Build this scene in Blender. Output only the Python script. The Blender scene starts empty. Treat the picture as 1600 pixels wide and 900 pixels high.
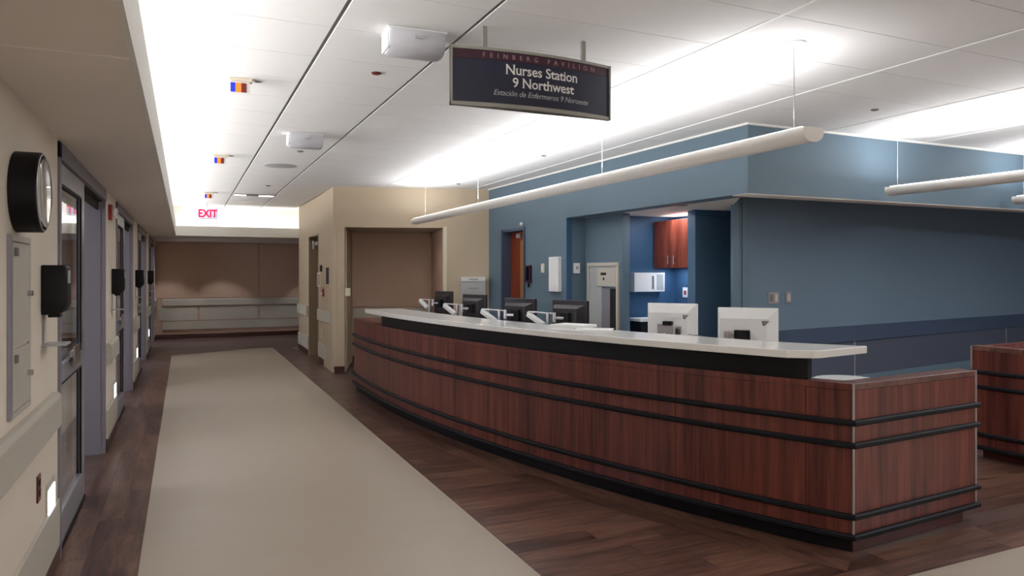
import bpy, bmesh, math, random
from mathutils import Vector, Matrix
random.seed(7)
C = bpy.context.scene.collection
sc = bpy.context.scene
PI = math.pi

# ------------------------------------------------------------------ camera, world, lights, exposure
F_PX, YAW, HC, CY = 1123.0, math.atan(512 / 1123.0), 1.5, 426.0
cd = bpy.data.cameras.new('camera')
cam = bpy.data.objects.new('camera', cd)
C.objects.link(cam)
cam.location = (0, 0, HC)
cam.rotation_euler = (PI / 2, 0, -YAW)
cd.sensor_width = 36.0
cd.lens = F_PX / 1600 * 36
cd.shift_y = (CY - 450.0) / 1600.0
cd.clip_start = 0.05
cd.clip_end = 100
sc.camera = cam

sc.view_settings.view_transform = 'Standard'
sc.view_settings.look = 'None'
sc.view_settings.gamma = 1.0
sc.view_settings.use_curve_mapping = False
sc.view_settings.exposure = -0.25

w = bpy.data.worlds.new('world')
sc.world = w
w.use_nodes = True
w.node_tree.nodes['Background'].inputs[0].default_value = (0.8, 0.85, 1.0, 1)
w.node_tree.nodes['Background'].inputs[1].default_value = 0.15


def area(name, loc, sx, sy, power, color=(1, 1, 1), rot=(0, 0, 0), spread=PI):
    l = bpy.data.lights.new(name, 'AREA')
    l.shape = 'RECTANGLE'
    l.size, l.size_y = sx, sy
    l.energy = power
    l.color = color
    l.spread = spread
    o = bpy.data.objects.new(name, l)
    o.location = loc
    o.rotation_euler = rot
    C.objects.link(o)
    return o


UP = (PI, 0, 0)
WARM, COOL, WHITE = (1.0, 0.91, 0.80), (0.72, 0.83, 1.0), (1.0, 0.965, 0.93)
# up-lights inside the three pendants
area('pendant_light', (3.1, 6.55, 2.36), 0.09, 7.1, 88, (0.95, 0.965, 1.0), UP)
area('pendant_light', (5.95, 1.8, 2.36), 0.09, 5.4, 84, (0.95, 0.965, 1.0), UP)
area('pendant_light', (7.87, 1.8, 2.36), 0.09, 5.4, 84, (0.95, 0.965, 1.0), UP)
# cove tubes behind the lips of the left and far soffits
area('cove_light', (-0.44, 6.1, 2.41), 0.12, 17.5, 165, (0.98, 0.985, 1.0), (PI, 1.36, 0), math.radians(110))
area('cove_light', (2.0, 15.09, 2.28), 4.4, 0.10, 20, (1.0, 0.98, 0.94), UP)
# far end recessed lamps under the soffit and over the side corridor
for xx in (-0.35, 0.8, 2.9):
    sl_ = bpy.data.lights.new('soffit_lamp', 'SPOT')
    sl_.energy = 32
    sl_.color = (0.95, 0.95, 1.0)
    sl_.spot_size = math.radians(84)
    sl_.spot_blend = 0.35
    sl_.shadow_soft_size = 0.04
    so_ = bpy.data.objects.new('soffit_lamp', sl_)
    so_.location = (xx, 17.35, 2.185)
    C.objects.link(so_)
# niche down-light above the wall cabinet
area('cabinet_lamp', (5.15, 6.75, 2.17), 0.5, 0.3, 9, (0.9, 0.95, 1.0))
area('cabinet_top_lamp', (5.38, 6.9, 2.125), 0.2, 0.6, 1.5, (0.9, 0.95, 1.0), UP)
area('undercabinet_lamp', (5.38, 6.9, 1.55), 0.12, 0.6, 3.5, COOL)
# daylight from the room windows behind the left doors
for yy in (5.9, 9.4, 12.9, 16.4):
    area('room_daylight', (-3.3, yy, 1.5), 1.4, 1.6, 60, (0.8, 0.88, 1.0), (0, -PI / 2, 0))
# corridor behind the camera: window daylight and an added fill lamp for the right wall
area('offscreen_light', (1.2, -2.6, 2.0), 2.6, 1.2, 70, (0.82, 0.88, 1.0), (-PI / 2, 0, 0))
area('offscreen_light', (10.5, 0.0, 2.7), 2.0, 2.0, 250, (0.9, 0.94, 1.0))  # unseen fill, added to brighten the right blue wall


# ------------------------------------------------------------------ helpers
class MB:
    def __init__(s):
        s.bm = bmesh.new()

    def poly_prism(s, pts, z0, z1):
        lo = [s.bm.verts.new((x, y, z0)) for x, y in pts]
        hi = [s.bm.verts.new((x, y, z1)) for x, y in pts]
        n = len(pts)
        s.bm.faces.new(lo[::-1])
        s.bm.faces.new(hi)
        for i in range(n):
            s.bm.faces.new((lo[i], lo[(i + 1) % n], hi[(i + 1) % n], hi[i]))
        return s

    def box(s, x0, x1, y0, y1, z0, z1):
        return s.poly_prism([(x0, y0), (x1, y0), (x1, y1), (x0, y1)], z0, z1)

    def strip(s, A, B, z0, z1):
        """solid between two plan polylines A and B (same length)"""
        n = len(A)
        V = [[s.bm.verts.new((p[0], p[1], z)) for p in L] for L in (A, B) for z in (z0, z1)]
        a0, a1, b0, b1 = V
        for i in range(n - 1):
            s.bm.faces.new((a0[i], a0[i + 1], a1[i + 1], a1[i]))
            s.bm.faces.new((b0[i], b1[i], b1[i + 1], b0[i + 1]))
            s.bm.faces.new((a1[i], a1[i + 1], b1[i + 1], b1[i]))
            s.bm.faces.new((a0[i], b0[i], b0[i + 1], a0[i + 1]))
        s.bm.faces.new((a0[0], a1[0], b1[0], b0[0]))
        s.bm.faces.new((a0[-1], b0[-1], b1[-1], a1[-1]))
        return s

    def sweep(s, path, prof, closed_ends=True):
        """path: list of (pos Vector, normal Vector in plan); prof: list of (out, up)"""
        rings = []
        for p, nrm in path:
            rings.append([s.bm.verts.new(p + nrm * a + Vector((0, 0, b))) for a, b in prof])
        m = len(prof)
        for i in range(len(rings) - 1):
            for j in range(m):
                s.bm.faces.new((rings[i][j], rings[i + 1][j], rings[i + 1][(j + 1) % m], rings[i][(j + 1) % m]))
        s.bm.faces.new(rings[0][::-1])
        s.bm.faces.new(rings[-1])
        return s

    def tube(s, a, b, r, n=14, r2=None, sq=1.0):
        a, b = Vector(a), Vector(b)
        d = (b - a).normalized()
        q = d.to_track_quat('Z', 'Y').to_matrix()
        r2 = r if r2 is None else r2
        R = []
        for c, rr in ((a, r), (b, r2)):
            R.append([s.bm.verts.new(c + q @ Vector((math.cos(2 * PI * k / n) * rr, math.sin(2 * PI * k / n) * rr * sq, 0))) for k in range(n)])
        for k in range(n):
            s.bm.faces.new((R[0][k], R[0][(k + 1) % n], R[1][(k + 1) % n], R[1][k]))
        s.bm.faces.new(R[0][::-1])
        s.bm.faces.new(R[1])
        return s

    def lathe(s, c, axis, prof, n=40):
        """prof: (radius, height along axis); closed at the ends"""
        c, d = Vector(c), Vector(axis).normalized()
        q = d.to_track_quat('Z', 'Y').to_matrix()
        rings = []
        for r, h in prof:
            rings.append([s.bm.verts.new(c + q @ Vector((math.cos(2 * PI * k / n) * r, math.sin(2 * PI * k / n) * r, h))) for k in range(n)])
        for i in range(len(rings) - 1):
            for k in range(n):
                s.bm.faces.new((rings[i][k], rings[i][(k + 1) % n], rings[i + 1][(k + 1) % n], rings[i + 1][k]))
        s.bm.faces.new(rings[0][::-1])
        s.bm.faces.new(rings[-1])
        return s

    def xform(s, M):
        bmesh.ops.transform(s.bm, matrix=M, verts=s.bm.verts)
        return s

    def build(s, name, mat, parent=None, bevel=0, local=False, smooth=False, seg=2):
        bm = s.bm
        bmesh.ops.recalc_face_normals(bm, faces=bm.faces)
        if bevel:
            es = [e for e in bm.edges if len(e.link_faces) == 2 and e.calc_face_angle(0) > 0.5]
            bmesh.ops.bevel(bm, geom=es, offset=bevel, segments=seg, affect='EDGES', profile=0.5, clamp_overlap=True)
        if smooth:
            for f in bm.faces:
                f.smooth = True
            for e in bm.edges:
                if len(e.link_faces) == 2 and e.calc_face_angle(0) > 0.7:
                    e.smooth = False
        if parent is not None and not local:
            off = Vector((0, 0, 0))
            p = parent
            while p:
                off += p.location
                p = p.parent
            bmesh.ops.translate(bm, vec=-off, verts=bm.verts)
        me = bpy.data.meshes.new(name)
        bm.to_mesh(me)
        bm.free()
        me.materials.append(mat)
        o = bpy.data.objects.new(name, me)
        C.objects.link(o)
        if parent is not None:
            o.parent = parent
        return o


def box(*a):
    return MB().box(*a)


def tag(o, label, cat, group=None):
    o['label'] = label
    o['category'] = cat
    if group:
        o['group'] = group
    return o


def struct(o):
    o['kind'] = 'structure'
    return o


def thing(name, label, cat, loc=(0, 0, 0), rz=0, group=None):
    o = bpy.data.objects.new(name, None)
    C.objects.link(o)
    o.location = loc
    o.rotation_euler = (0, 0, rz)
    o.empty_display_size = 0.1
    return tag(o, label, cat, group)


def frame_empty(name, loc=(0, 0, 0)):
    o = bpy.data.objects.new(name, None)
    C.objects.link(o)
    o.location = loc
    return struct(o)


def copy_tree(o, parent=None):
    c = o.copy()
    C.objects.link(c)
    if parent:
        c.parent = parent
    for ch in list(o.children):
        copy_tree(ch, c)
    return c


# ------------------------------------------------------------------ materials
def srgb(r, g, b):
    return tuple(((v / 255) / 12.92 if v / 255 <= 0.04045 else (((v / 255) + 0.055) / 1.055) ** 2.4) for v in (r, g, b)) + (1,)


def nt(name):
    m = bpy.data.materials.new(name)
    m.use_nodes = True
    return m, m.node_tree, m.node_tree.nodes['Principled BSDF']


def plain(name, rgb, rough=0.6, metal=0.0, var=0.06, scale=6.0, bump=0.0, bscale=60.0, spec=0.5, coat=0.0):
    m, t, p = nt(name)
    N, L = t.nodes, t.links
    tc = N.new('ShaderNodeTexCoord')
    no = N.new('ShaderNodeTexNoise')
    no.inputs['Scale'].default_value = scale
    no.inputs['Detail'].default_value = 4
    L.new(tc.outputs['Object'], no.inputs['Vector'])
    mx = N.new('ShaderNodeMix')
    mx.data_type = 'RGBA'
    c = srgb(*rgb)
    mx.inputs[6].default_value = tuple(v * (1 - var) for v in c[:3]) + (1,)
    mx.inputs[7].default_value = tuple(min(1, v * (1 + var)) for v in c[:3]) + (1,)
    L.new(no.outputs['Fac'], mx.inputs[0])
    L.new(mx.outputs[2], p.inputs['Base Color'])
    p.inputs['Roughness'].default_value = rough
    p.inputs['Metallic'].default_value = metal
    p.inputs['Specular IOR Level'].default_value = spec
    p.inputs['Coat Weight'].default_value = coat
    if bump:
        n2 = N.new('ShaderNodeTexNoise')
        n2.inputs['Scale'].default_value = bscale
        n2.inputs['Detail'].default_value = 3
        L.new(tc.outputs['Object'], n2.inputs['Vector'])
        b = N.new('ShaderNodeBump')
        b.inputs['Strength'].default_value = bump
        b.inputs['Distance'].default_value = 0.002
        L.new(n2.outputs['Fac'], b.inputs['Height'])
        L.new(b.outputs[0], p.inputs['Normal'])
    return m


def wood(name, dark, mid, light, stretch, rough=0.4, rnd=0.0, spec=0.5, lo=0.36, hi=0.74):
    m, t, p = nt(name)
    N, L = t.nodes, t.links
    tc = N.new('ShaderNodeTexCoord')
    oi = N.new('ShaderNodeObjectInfo')
    mp = N.new('ShaderNodeMapping')
    mp.inputs['Scale'].default_value = stretch
    ad = N.new('ShaderNodeVectorMath')
    ad.operation = 'MULTIPLY_ADD'
    cb = N.new('ShaderNodeCombineXYZ')
    for k in range(3):
        L.new(oi.outputs['Random'], cb.inputs[k])
    ad.inputs[1].default_value = (37 * rnd, 53 * rnd, 71 * rnd)
    L.new(cb.outputs[0], ad.inputs[0])
    L.new(tc.outputs['Object'], mp.inputs['Vector'])
    L.new(mp.outputs[0], ad.inputs[2])
    n1 = N.new('ShaderNodeTexNoise')
    n1.inputs['Scale'].default_value = 1.0
    n1.inputs['Detail'].default_value = 5
    n1.inputs['Roughness'].default_value = 0.6
    L.new(ad.outputs[0], n1.inputs['Vector'])
    n2 = N.new('ShaderNodeTexNoise')
    n2.inputs['Scale'].default_value = 4.5
    n2.inputs['Detail'].default_value = 3
    L.new(ad.outputs[0], n2.inputs['Vector'])
    mm = N.new('ShaderNodeMath')
    mm.operation = 'MULTIPLY_ADD'
    mm.inputs[1].default_value = 0.35
    L.new(n2.outputs['Fac'], mm.inputs[0])
    mm2 = N.new('ShaderNodeMath')
    mm2.operation = 'MULTIPLY'
    mm2.inputs[1].default_value = 0.75
    L.new(n1.outputs['Fac'], mm2.inputs[0])
    L.new(mm2.outputs[0], mm.inputs[2])
    r3 = N.new('ShaderNodeMath')
    r3.operation = 'MULTIPLY_ADD'
    r3.inputs[1].default_value = 0.17 * rnd
    L.new(oi.outputs['Random'], r3.inputs[0])
    sb = N.new('ShaderNodeMath')
    sb.operation = 'SUBTRACT'
    sb.inputs[1].default_value = 0.085 * rnd
    L.new(mm.outputs[0], sb.inputs[0])
    L.new(sb.outputs[0], r3.inputs[2])
    cr = N.new('ShaderNodeValToRGB')
    e = cr.color_ramp.elements
    e[0].position, e[0].color = lo, srgb(*dark)
    e[1].position, e[1].color = hi, srgb(*light)
    k = cr.color_ramp.elements.new(0.54)
    k.color = srgb(*mid)
    L.new(r3.outputs[0], cr.inputs[0])
    L.new(cr.outputs[0], p.inputs['Base Color'])
    p.inputs['Roughness'].default_value = rough
    p.inputs['Specular IOR Level'].default_value = spec
    b = N.new('ShaderNodeBump')
    b.inputs['Strength'].default_value = 0.12
    b.inputs['Distance'].default_value = 0.001
    L.new(n2.outputs['Fac'], b.inputs['Height'])
    L.new(b.outputs[0], p.inputs['Normal'])
    return m


def emit(name, rgb, strength):
    m, t, p = nt(name)
    p.inputs['Base Color'].default_value = srgb(*rgb)
    p.inputs['Emission Color'].default_value = srgb(*rgb)
    p.inputs['Emission Strength'].default_value = strength
    return m


M = {}
M['cream'] = plain('cream_wall_paint', (236, 225, 209), 0.7, var=0.03, scale=1.5, bump=0.15)
M['beige'] = plain('beige_wall_paint', (192, 174, 149), 0.65, var=0.03, scale=1.5, bump=0.15)
M['doorframe'] = plain('olive_beige_frame_paint', (150, 136, 112), 0.5, var=0.03)
M['taupe'] = plain('taupe_wall_covering', (204, 173, 151), 0.6, var=0.04, scale=2, bump=0.1)
M['guard'] = plain('grey_beige_wall_guard', (196, 190, 178), 0.5, var=0.03)
M['blue'] = plain('slate_blue_paint', (96, 117, 132), 0.55, var=0.03, scale=1.2, bump=0.12)
M['deepblue'] = plain('deep_blue_paint', (56, 92, 128), 0.55, var=0.04, scale=1.2, bump=0.12)
M['blue_lit'] = plain('lit_blue_paint', (84, 116, 144), 0.55, var=0.03, scale=1.2, bump=0.12)  # blue lightened so the partition end looks lit
M['blue_lightened'] = plain('slate_blue_paint_lightened', (108, 129, 148), 0.6, var=0.03, scale=1.2, bump=0.12)  # same slate blue, its colour lightened in place of stronger light on the wall
M['blueguard'] = plain('navy_grey_wall_guard', (66, 80, 104), 0.5, var=0.03)
M['panelblue'] = plain('grey_blue_wainscot', (78, 84, 100), 0.6, var=0.05)
M['soffit'] = plain('soffit_paint', (238, 230, 222), 0.75, var=0.03, scale=1.2)
M['white'] = plain('white_paint', (236, 234, 228), 0.6, var=0.015, scale=3)
M['tile'] = plain('ceiling_tile_white', (232, 230, 228), 0.85, var=0.02, scale=20, bump=0.25, bscale=220)
M['gridwhite'] = plain('white_ceiling_bar', (238, 238, 235), 0.5, var=0.01)
M['griddark'] = plain('grey_ceiling_channel', (120, 116, 112), 0.6, var=0.05)
M['vinyl'] = plain('beige_sheet_vinyl', (176, 163, 148), 0.38, var=0.035, scale=5, bump=0.1, bscale=40, spec=0.45)
M['alu'] = plain('grey_aluminium', (150, 150, 160), 0.35, 0.35, var=0.03, scale=10)
M['alu2'] = plain('grey_painted_jamb', (132, 128, 138), 0.5, 0.0, var=0.03, scale=4)
M['chrome'] = plain('brushed_chrome', (200, 200, 202), 0.22, 1.0, var=0.03, scale=30)
M['steeltrim'] = plain('matte_steel_trim', (176, 168, 172), 0.4, 0.6, var=0.04, scale=20)
M['black'] = plain('black_plastic', (7, 7, 10), 0.5, var=0.15, scale=20, spec=0.3)
M['rubber'] = plain('black_rubber_bumper', (16, 17, 24), 0.6, var=0.12, scale=14, spec=0.3)
M['riser'] = plain('black_laminate', (7, 7, 11), 0.5, var=0.2, scale=6, spec=0.3)
M['dark'] = plain('dark_recess', (16, 14, 16), 0.8, var=0.2)
M['quartz'] = plain('white_quartz', (246, 245, 241), 0.14, var=0.05, scale=14, spec=0.8)
M['plastic'] = plain('white_plastic', (238, 238, 238), 0.4, var=0.02)
M['lampgrey'] = plain('light_grey_plastic', (196, 196, 202), 0.45, var=0.02)
M['greyplastic'] = plain('grey_plastic', (176, 178, 178), 0.45, var=0.03)
M['blackmon'] = plain('black_monitor_shell', (34, 28, 36), 0.3, var=0.1, scale=8)
M['ivory'] = plain('ivory_plastic', (222, 212, 188), 0.45, var=0.03)
M['red'] = plain('red_plastic', (160, 42, 34), 0.4, var=0.05)
M['brownred'] = plain('dark_red_plate', (96, 34, 28), 0.4, var=0.1)
M['base'] = wood('mahogany_base', (46, 16, 12), (66, 26, 20), (84, 36, 28), (2, 2, 20), 0.4)
M['deskwood'] = wood('walnut_laminate_vertical', (54, 21, 18), (101, 49, 42), (134, 72, 58), (17, 17, 0.7), 0.36)
M['desktop'] = wood('walnut_laminate_top', (66, 40, 38), (108, 72, 64), (134, 94, 82), (3, 14, 3), 0.3)
M['cabwood'] = wood('cherry_laminate', (96, 40, 30), (132, 62, 46), (160, 82, 62), (14, 14, 1), 0.4)
M['doorwood'] = wood('russet_door_veneer', (84, 30, 12), (118, 46, 20), (140, 62, 30), (14, 14, 1), 0.4)
PL = ((62, 40, 36), (96, 66, 56), (126, 92, 76))
M['plank_x'] = wood('floor_plank_along_x', *PL, (2.2, 20, 6), 0.3, rnd=1.0, lo=0.38, hi=0.70)
M['plank_y'] = wood('floor_plank_along_y', *PL, (20, 2.2, 6), 0.3, rnd=1.0, lo=0.38, hi=0.70)
M['glow'] = emit('night_light_lens', (222, 240, 255), 5.0)
M['tubeglow'] = emit('fluorescent_diffuser', (255, 252, 246), 2.5)
M['sign_navy'] = plain('navy_sign_film', (28, 31, 54), 0.4, var=0.05)
M['sign_plum'] = plain('plum_sign_film', (56, 20, 38), 0.4, var=0.05)
M['sign_grey'] = plain('champagne_metal', (150, 148, 140), 0.45, 0.3, var=0.03)
M['letter'] = plain('white_letter_film', (226, 224, 220), 0.5, var=0.02)
M['letter2'] = plain('pale_pink_letter_film', (172, 140, 152), 0.5, var=0.02)
M['pendant'] = plain('cream_enamel', (238, 235, 230), 0.4, var=0.02)
M['exitred'] = emit('exit_red', (226, 30, 74), 1.1)
M['exitface'] = emit('exit_face', (215, 215, 250), 0.6)
M['dblue'] = emit('dome_blue', (20, 40, 180), 0.8)
M['dorange'] = emit('dome_orange', (250, 120, 20), 0.9)
M['dred'] = plain('dome_red_lens', (120, 20, 14), 0.3)
M['gold'] = plain('brass_strip', (176, 122, 60), 0.4, 0.4)
M['paper'] = plain('white_paper', (238, 238, 236), 0.7, var=0.01)
M['clockface'] = plain('clock_dial', (232, 226, 226), 0.3, var=0.01)
M['teal'] = plain('blue_fabric', (110, 140, 190), 0.9, var=0.1)

# floor far pattern material (planks too far away to tell apart)
m, t, p = nt('floor_planks_far')
N, L = t.nodes, t.links
tc = N.new('ShaderNodeTexCoord')
br = N.new('ShaderNodeTexBrick')
br.inputs['Color1'].default_value = srgb(84, 56, 48)
br.inputs['Color2'].default_value = srgb(112, 80, 68)
br.inputs['Mortar'].default_value = srgb(46, 30, 26)
br.inputs['Scale'].default_value = 1.0
br.inputs['Mortar Size'].default_value = 0.002
br.inputs['Brick Width'].default_value = 0.92
br.inputs['Row Height'].default_value = 0.15
L.new(tc.outputs['Object'], br.inputs['Vector'])
mp = N.new('ShaderNodeMapping')
mp.inputs['Scale'].default_value = (1.3, 16, 6)
L.new(tc.outputs['Object'], mp.inputs[0])
no = N.new('ShaderNodeTexNoise')
no.inputs['Scale'].default_value = 1.5
no.inputs['Detail'].default_value = 5
L.new(mp.outputs[0], no.inputs['Vector'])
mx = N.new('ShaderNodeMix')
mx.data_type = 'RGBA'
mx.blend_type = 'OVERLAY'
mx.inputs[0].default_value = 0.6
L.new(br.outputs['Color'], mx.inputs[6])
L.new(no.outputs['Color'], mx.inputs[7])
hs = N.new('ShaderNodeHueSaturation')
hs.inputs['Saturation'].default_value = 0.75
L.new(mx.outputs[2], hs.inputs['Color'])
L.new(hs.outputs[0], p.inputs['Base Color'])
p.inputs['Roughness'].default_value = 0.3
M['floorfar'] = m

# glass
m, t, p = nt('door_glass')
p.inputs['Base Color'].default_value = (0.86, 0.9, 0.9, 1)
p.inputs['Transmission Weight'].default_value = 1.0
p.inputs['Roughness'].default_value = 0.02
p.inputs['IOR'].default_value = 1.5
M['glass'] = m
m, t, p = nt('clock_crystal')
tr_ = t.nodes.new('ShaderNodeBsdfTransparent')
gl_ = t.nodes.new('ShaderNodeBsdfGlossy')
gl_.inputs['Roughness'].default_value = 0.05
fr_ = t.nodes.new('ShaderNodeFresnel')
fr_.inputs['IOR'].default_value = 1.08
mi_ = t.nodes.new('ShaderNodeMixShader')
t.links.new(fr_.outputs[0], mi_.inputs[0])
t.links.new(tr_.outputs[0], mi_.inputs[1])
t.links.new(gl_.outputs[0], mi_.inputs[2])
t.links.new(mi_.outputs[0], t.nodes['Material Output'].inputs[0])
M['crystal'] = m

# ------------------------------------------------------------------ geometry constants
WX = -0.6          # left wall face
ZC, ZS = 2.78, 2.2  # ceiling, left soffit underside
PC = (0.0003937145962893066, -0.010954074334806576, 0.14700730803365786, -1.093645654646354, 5.331416841741957)


def fx(y):
    v = 0
    for c in PC:
        v = v * y + c
    return v


FR = []            # desk front curve from near corner to far end: (point, outward normal)
ys = [2.735 + (9.41 - 2.735) * i / 96 for i in range(97)]
pts = [Vector((fx(y), y, 0)) for y in ys]
pts[0].x = 3.25
for i, q in enumerate(pts):
    a = pts[max(0, i - 1)]
    b = pts[min(96, i + 1)]
    d = (b - a).normalized()
    FR.append((q, Vector((-d.y, d.x, 0))))
CUM = [0]
for i in range(96):
    CUM.append(CUM[-1] + (pts[i + 1] - pts[i]).length)


def at(s):
    s = max(0, min(CUM[-1], s))
    for i in range(96):
        if CUM[i + 1] >= s:
            k = (s - CUM[i]) / (CUM[i + 1] - CUM[i])
            return (FR[i][0].lerp(FR[i + 1][0], k), FR[i][1].lerp(FR[i + 1][1], k).normalized())
    return FR[-1]


def arc(s0, s1, step=0.12):
    n = max(1, int(math.ceil((s1 - s0) / step)))
    return [at(s0 + (s1 - s0) * i / n) for i in range(n + 1)]


def off(path, k):
    return [((q + nrm * k).x, (q + nrm * k).y) for q, nrm in path]


SL = CUM[-1]

# ------------------------------------------------------------------ floor
floor = struct(box(-4.0, 15, -3.2, 18.5, -0.12, -0.0015).build('floor', M['floorfar']))
strip = MB().poly_prism([(-0.21, -3), (1.605, -3), (1.605, 15.2), (-0.21, 14.35)], -0.001, 0.0012).build('vinyl_strip', M['vinyl'], floor)
MB().poly_prism([(1.605, -1.2), (9.5, -1.2), (9.5, 2.42), (2.2, 2.42), (1.605, 2.05)], -0.001, 0.0011).build('vinyl_strip', M['vinyl'], floor)
MB().poly_prism([(1.95, 14.95), (2.05, 14.1), (5.5, 14.1), (5.5, 15.4), (3.0, 15.4)], -0.001, 0.0011).build('vinyl_strip', M['vinyl'], floor)
G = 0.0009


def plank(pts, mat):
    MB().poly_prism(pts, -0.0012, 0.001).build('plank', mat, floor)


# left border, planks along the corridor (three courses)
for k in range(3):
    x0 = WX + 0.13 * k
    y = 1.6 - 0.31 * k
    while y < 11.5:
        y1 = y + 0.92
        plank([(x0 + G, y + G), (x0 + 0.13 - G, y + G), (x0 + 0.13 - G, y1 - G), (x0 + G, y1 - G)], M['plank_y'])
        y = y1
# between strip and desk, planks across the corridor
row = 0
y = 2.43
while y < 7.3:
    y1 = y + 0.15
    x = 1.607 - random.uniform(0, 0.8)
    first = True
    lim0, lim1 = fx(max(y, 2.75)) - 0.2, fx(max(y1, 2.75)) - 0.2
    if y < 2.72:
        lim0 = lim1 = 8.2
    while x < min(lim0, lim1):
        xa = max(x, 1.607)
        xb = x + 0.92
        e0, e1 = min(xb, lim0), min(xb, lim1)
        if e0 - xa > 0.03 and e1 - xa > 0.03 and not (y < 2.72 and xa > 6.6):
            plank([(xa + G, y + G), (e0 - G, y + G), (e1 - G, y1 - G), (xa + G, y1 - G)], M['plank_x'])
        x = xb
    y = y1
# courses that follow the toe of the desk
for a, b in ((0.12, -0.012), (0.265, 0.122)):
    s = 0.0 if a < 0.2 else 0.4
    s0 = 0
    while s0 < SL - 1.8:
        s1 = min(SL, (s0 + 0.92) if s0 or a < 0.2 else 0.45)
        ar = arc(s0 + 0.001, s1 - 0.001, 0.16)
        MB().strip(off(ar, a), off(ar, b), -0.0012, 0.0022).build('plank', M['plank_y'], floor)
        s0 = s1
# floor to the right, between the two stations
y = 2.88
while y < 4.4:
    x = 3.4 - random.uniform(0, 0.8)
    while x < 6.0:
        if x + 0.92 > 4.42:
            xa = max(x, 4.3)
            plank([(xa + G, y + G), (x + 0.92 - G, y + G), (x + 0.92 - G, y + 0.15 - G), (xa + G, y + 0.15 - G)], M['plank_x'])
        x += 0.92
    y += 0.15

# ------------------------------------------------------------------ ceiling with tiles
ceil = struct(box(-4.0, 15, -3.2, 18.5, ZC + 0.022, ZC + 0.12).build('ceiling', M['white']))


def tiles(x0, x1, y0, y1, gx0, gx1):
    box(x0 + gx0, x1 - gx1, y0 + 0.003, y1 - 0.003, ZC, ZC + 0.024).build('ceiling_tile', M['tile'], ceil)


for (x0, x1, g0, g1, yend) in ((WX, 0.71, 0, 0.012, 15.2), (0.71, 1.37, 0.012, 0.011, 15.2), (1.37, 2.02, 0.011, 0.0, 15.2)):
    k = -8
    while True:
        y0 = 3.80 + 0.555 * k
        y1 = y0 + 0.555
        if y0 >= yend:
            break
        if not (x0 == 1.37 and y0 < 10.2):
            tiles(x0, x1, max(y0, 10.9 if x0 == 1.37 else -1.5), min(y1, yend), g0, g1)
        k += 1
for (x0, x1, yend) in ((1.37, 2.70, 10.9), (2.70, 4.01, 10.9), (4.01, 5.28, 10.3), (5.28, 6.58, 4.8), (6.58, 7.88, 4.8), (7.88, 9.18, 4.8), (9.18, 12.5, 4.8)):
    k = -8
    while True:
        y0 = 3.20 + 0.51 * k
        if y0 >= yend:
            break
        tiles(x0, x1, max(y0, -0.8), min(y0 + 0.51, yend), 0.011 if x0 == 1.37 else 0.006, 0.006)
        k += 1
for x, mt in ((0.71, 'griddark'), (1.37, 'griddark')):
    box(x - 0.012, x + 0.012, -1.5, 15.2, ZC + 0.012, ZC + 0.024).build('ceiling_channel', M[mt], ceil)
for x in (2.70, 4.01, 5.28, 6.58, 7.88, 9.18):
    box(x - 0.0085, x + 0.0085, -0.8, 10.9 if x < 5 else 4.8, ZC - 0.005, ZC + 0.02).build('ceiling_bar', M['gridwhite'], ceil)

# ------------------------------------------------------------------ left wall, soffit, doors
DY = [4.38, 7.88, 11.38, 14.9]
DW = 2.47
mb = MB()
edges = [-3.2]
for d in DY:
    edges += [d, d + DW]
edges.append(18.1)
segs = [(edges[i], edges[i + 1]) for i in range(0, len(edges), 2)]
for a, b in segs:
    mb.box(WX - 0.12, WX, a, b, 0, ZS)
mb.box(WX - 0.12, WX, -3.2, 18.3, ZS, ZC + 0.03)
for d in DY:
    mb.box(WX - 0.12, WX, d, d + DW, 2.185, ZS)
wall_left = struct(mb.build('wall_left', M['cream']))
for n, (a, b) in enumerate(segs):
    a2, b2 = (a + 0.06, b - 0.17) if n < 4 else (a + 0.06, b)
    if n == 0:
        a2 = -3.1
    # upper crash rail, lower guard, wood base: parts of the wall
    prof = [(0, 0.725), (0.028, 0.725), (0.042, 0.74), (0.042, 0.885), (0.03, 0.905), (0, 0.905)]
    pa = [(Vector((WX, y, 0)), Vector((1, 0, 0))) for y in (a2, b2)]
    MB().sweep(pa, prof).build('crash_rail', M['guard'], wall_left, bevel=0.004)
    box(WX, WX + 0.018, a2, b2 + 0.12, 0.10, 0.34).build('wall_guard', M['guard'], wall_left, bevel=0.003)
    box(WX, WX + 0.012, a if n else -3.1, b, 0, 0.10).build('base_board', M['base'], wall_left)

sof = MB()
sof.box(WX, -0.1645, 2.665, 14.98, ZS, ZS + 0.02)
sof.box(WX, 6.2, 14.981, 18.1, ZS, ZS + 0.02)
sof = struct(sof.build('soffit_corridor', M['soffit']))
box(WX, -0.1645, -3.2, 2.6645, ZS + 0.003, ZS + 0.02).build('soffit_panel', M['soffit'], sof)
box(-0.164, -0.144, -3.2, 14.959, ZS, 2.435).build('soffit_lip', M['white'], sof)
box(-0.164, 6.2, 14.96, 14.98, ZS, 2.388).build('soffit_lip', M['white'], sof)
box(-0.6, 6.2, 15.2, 15.24, ZS + 0.02, ZC + 0.03).build('cove_face', M['white'], sof)


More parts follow.
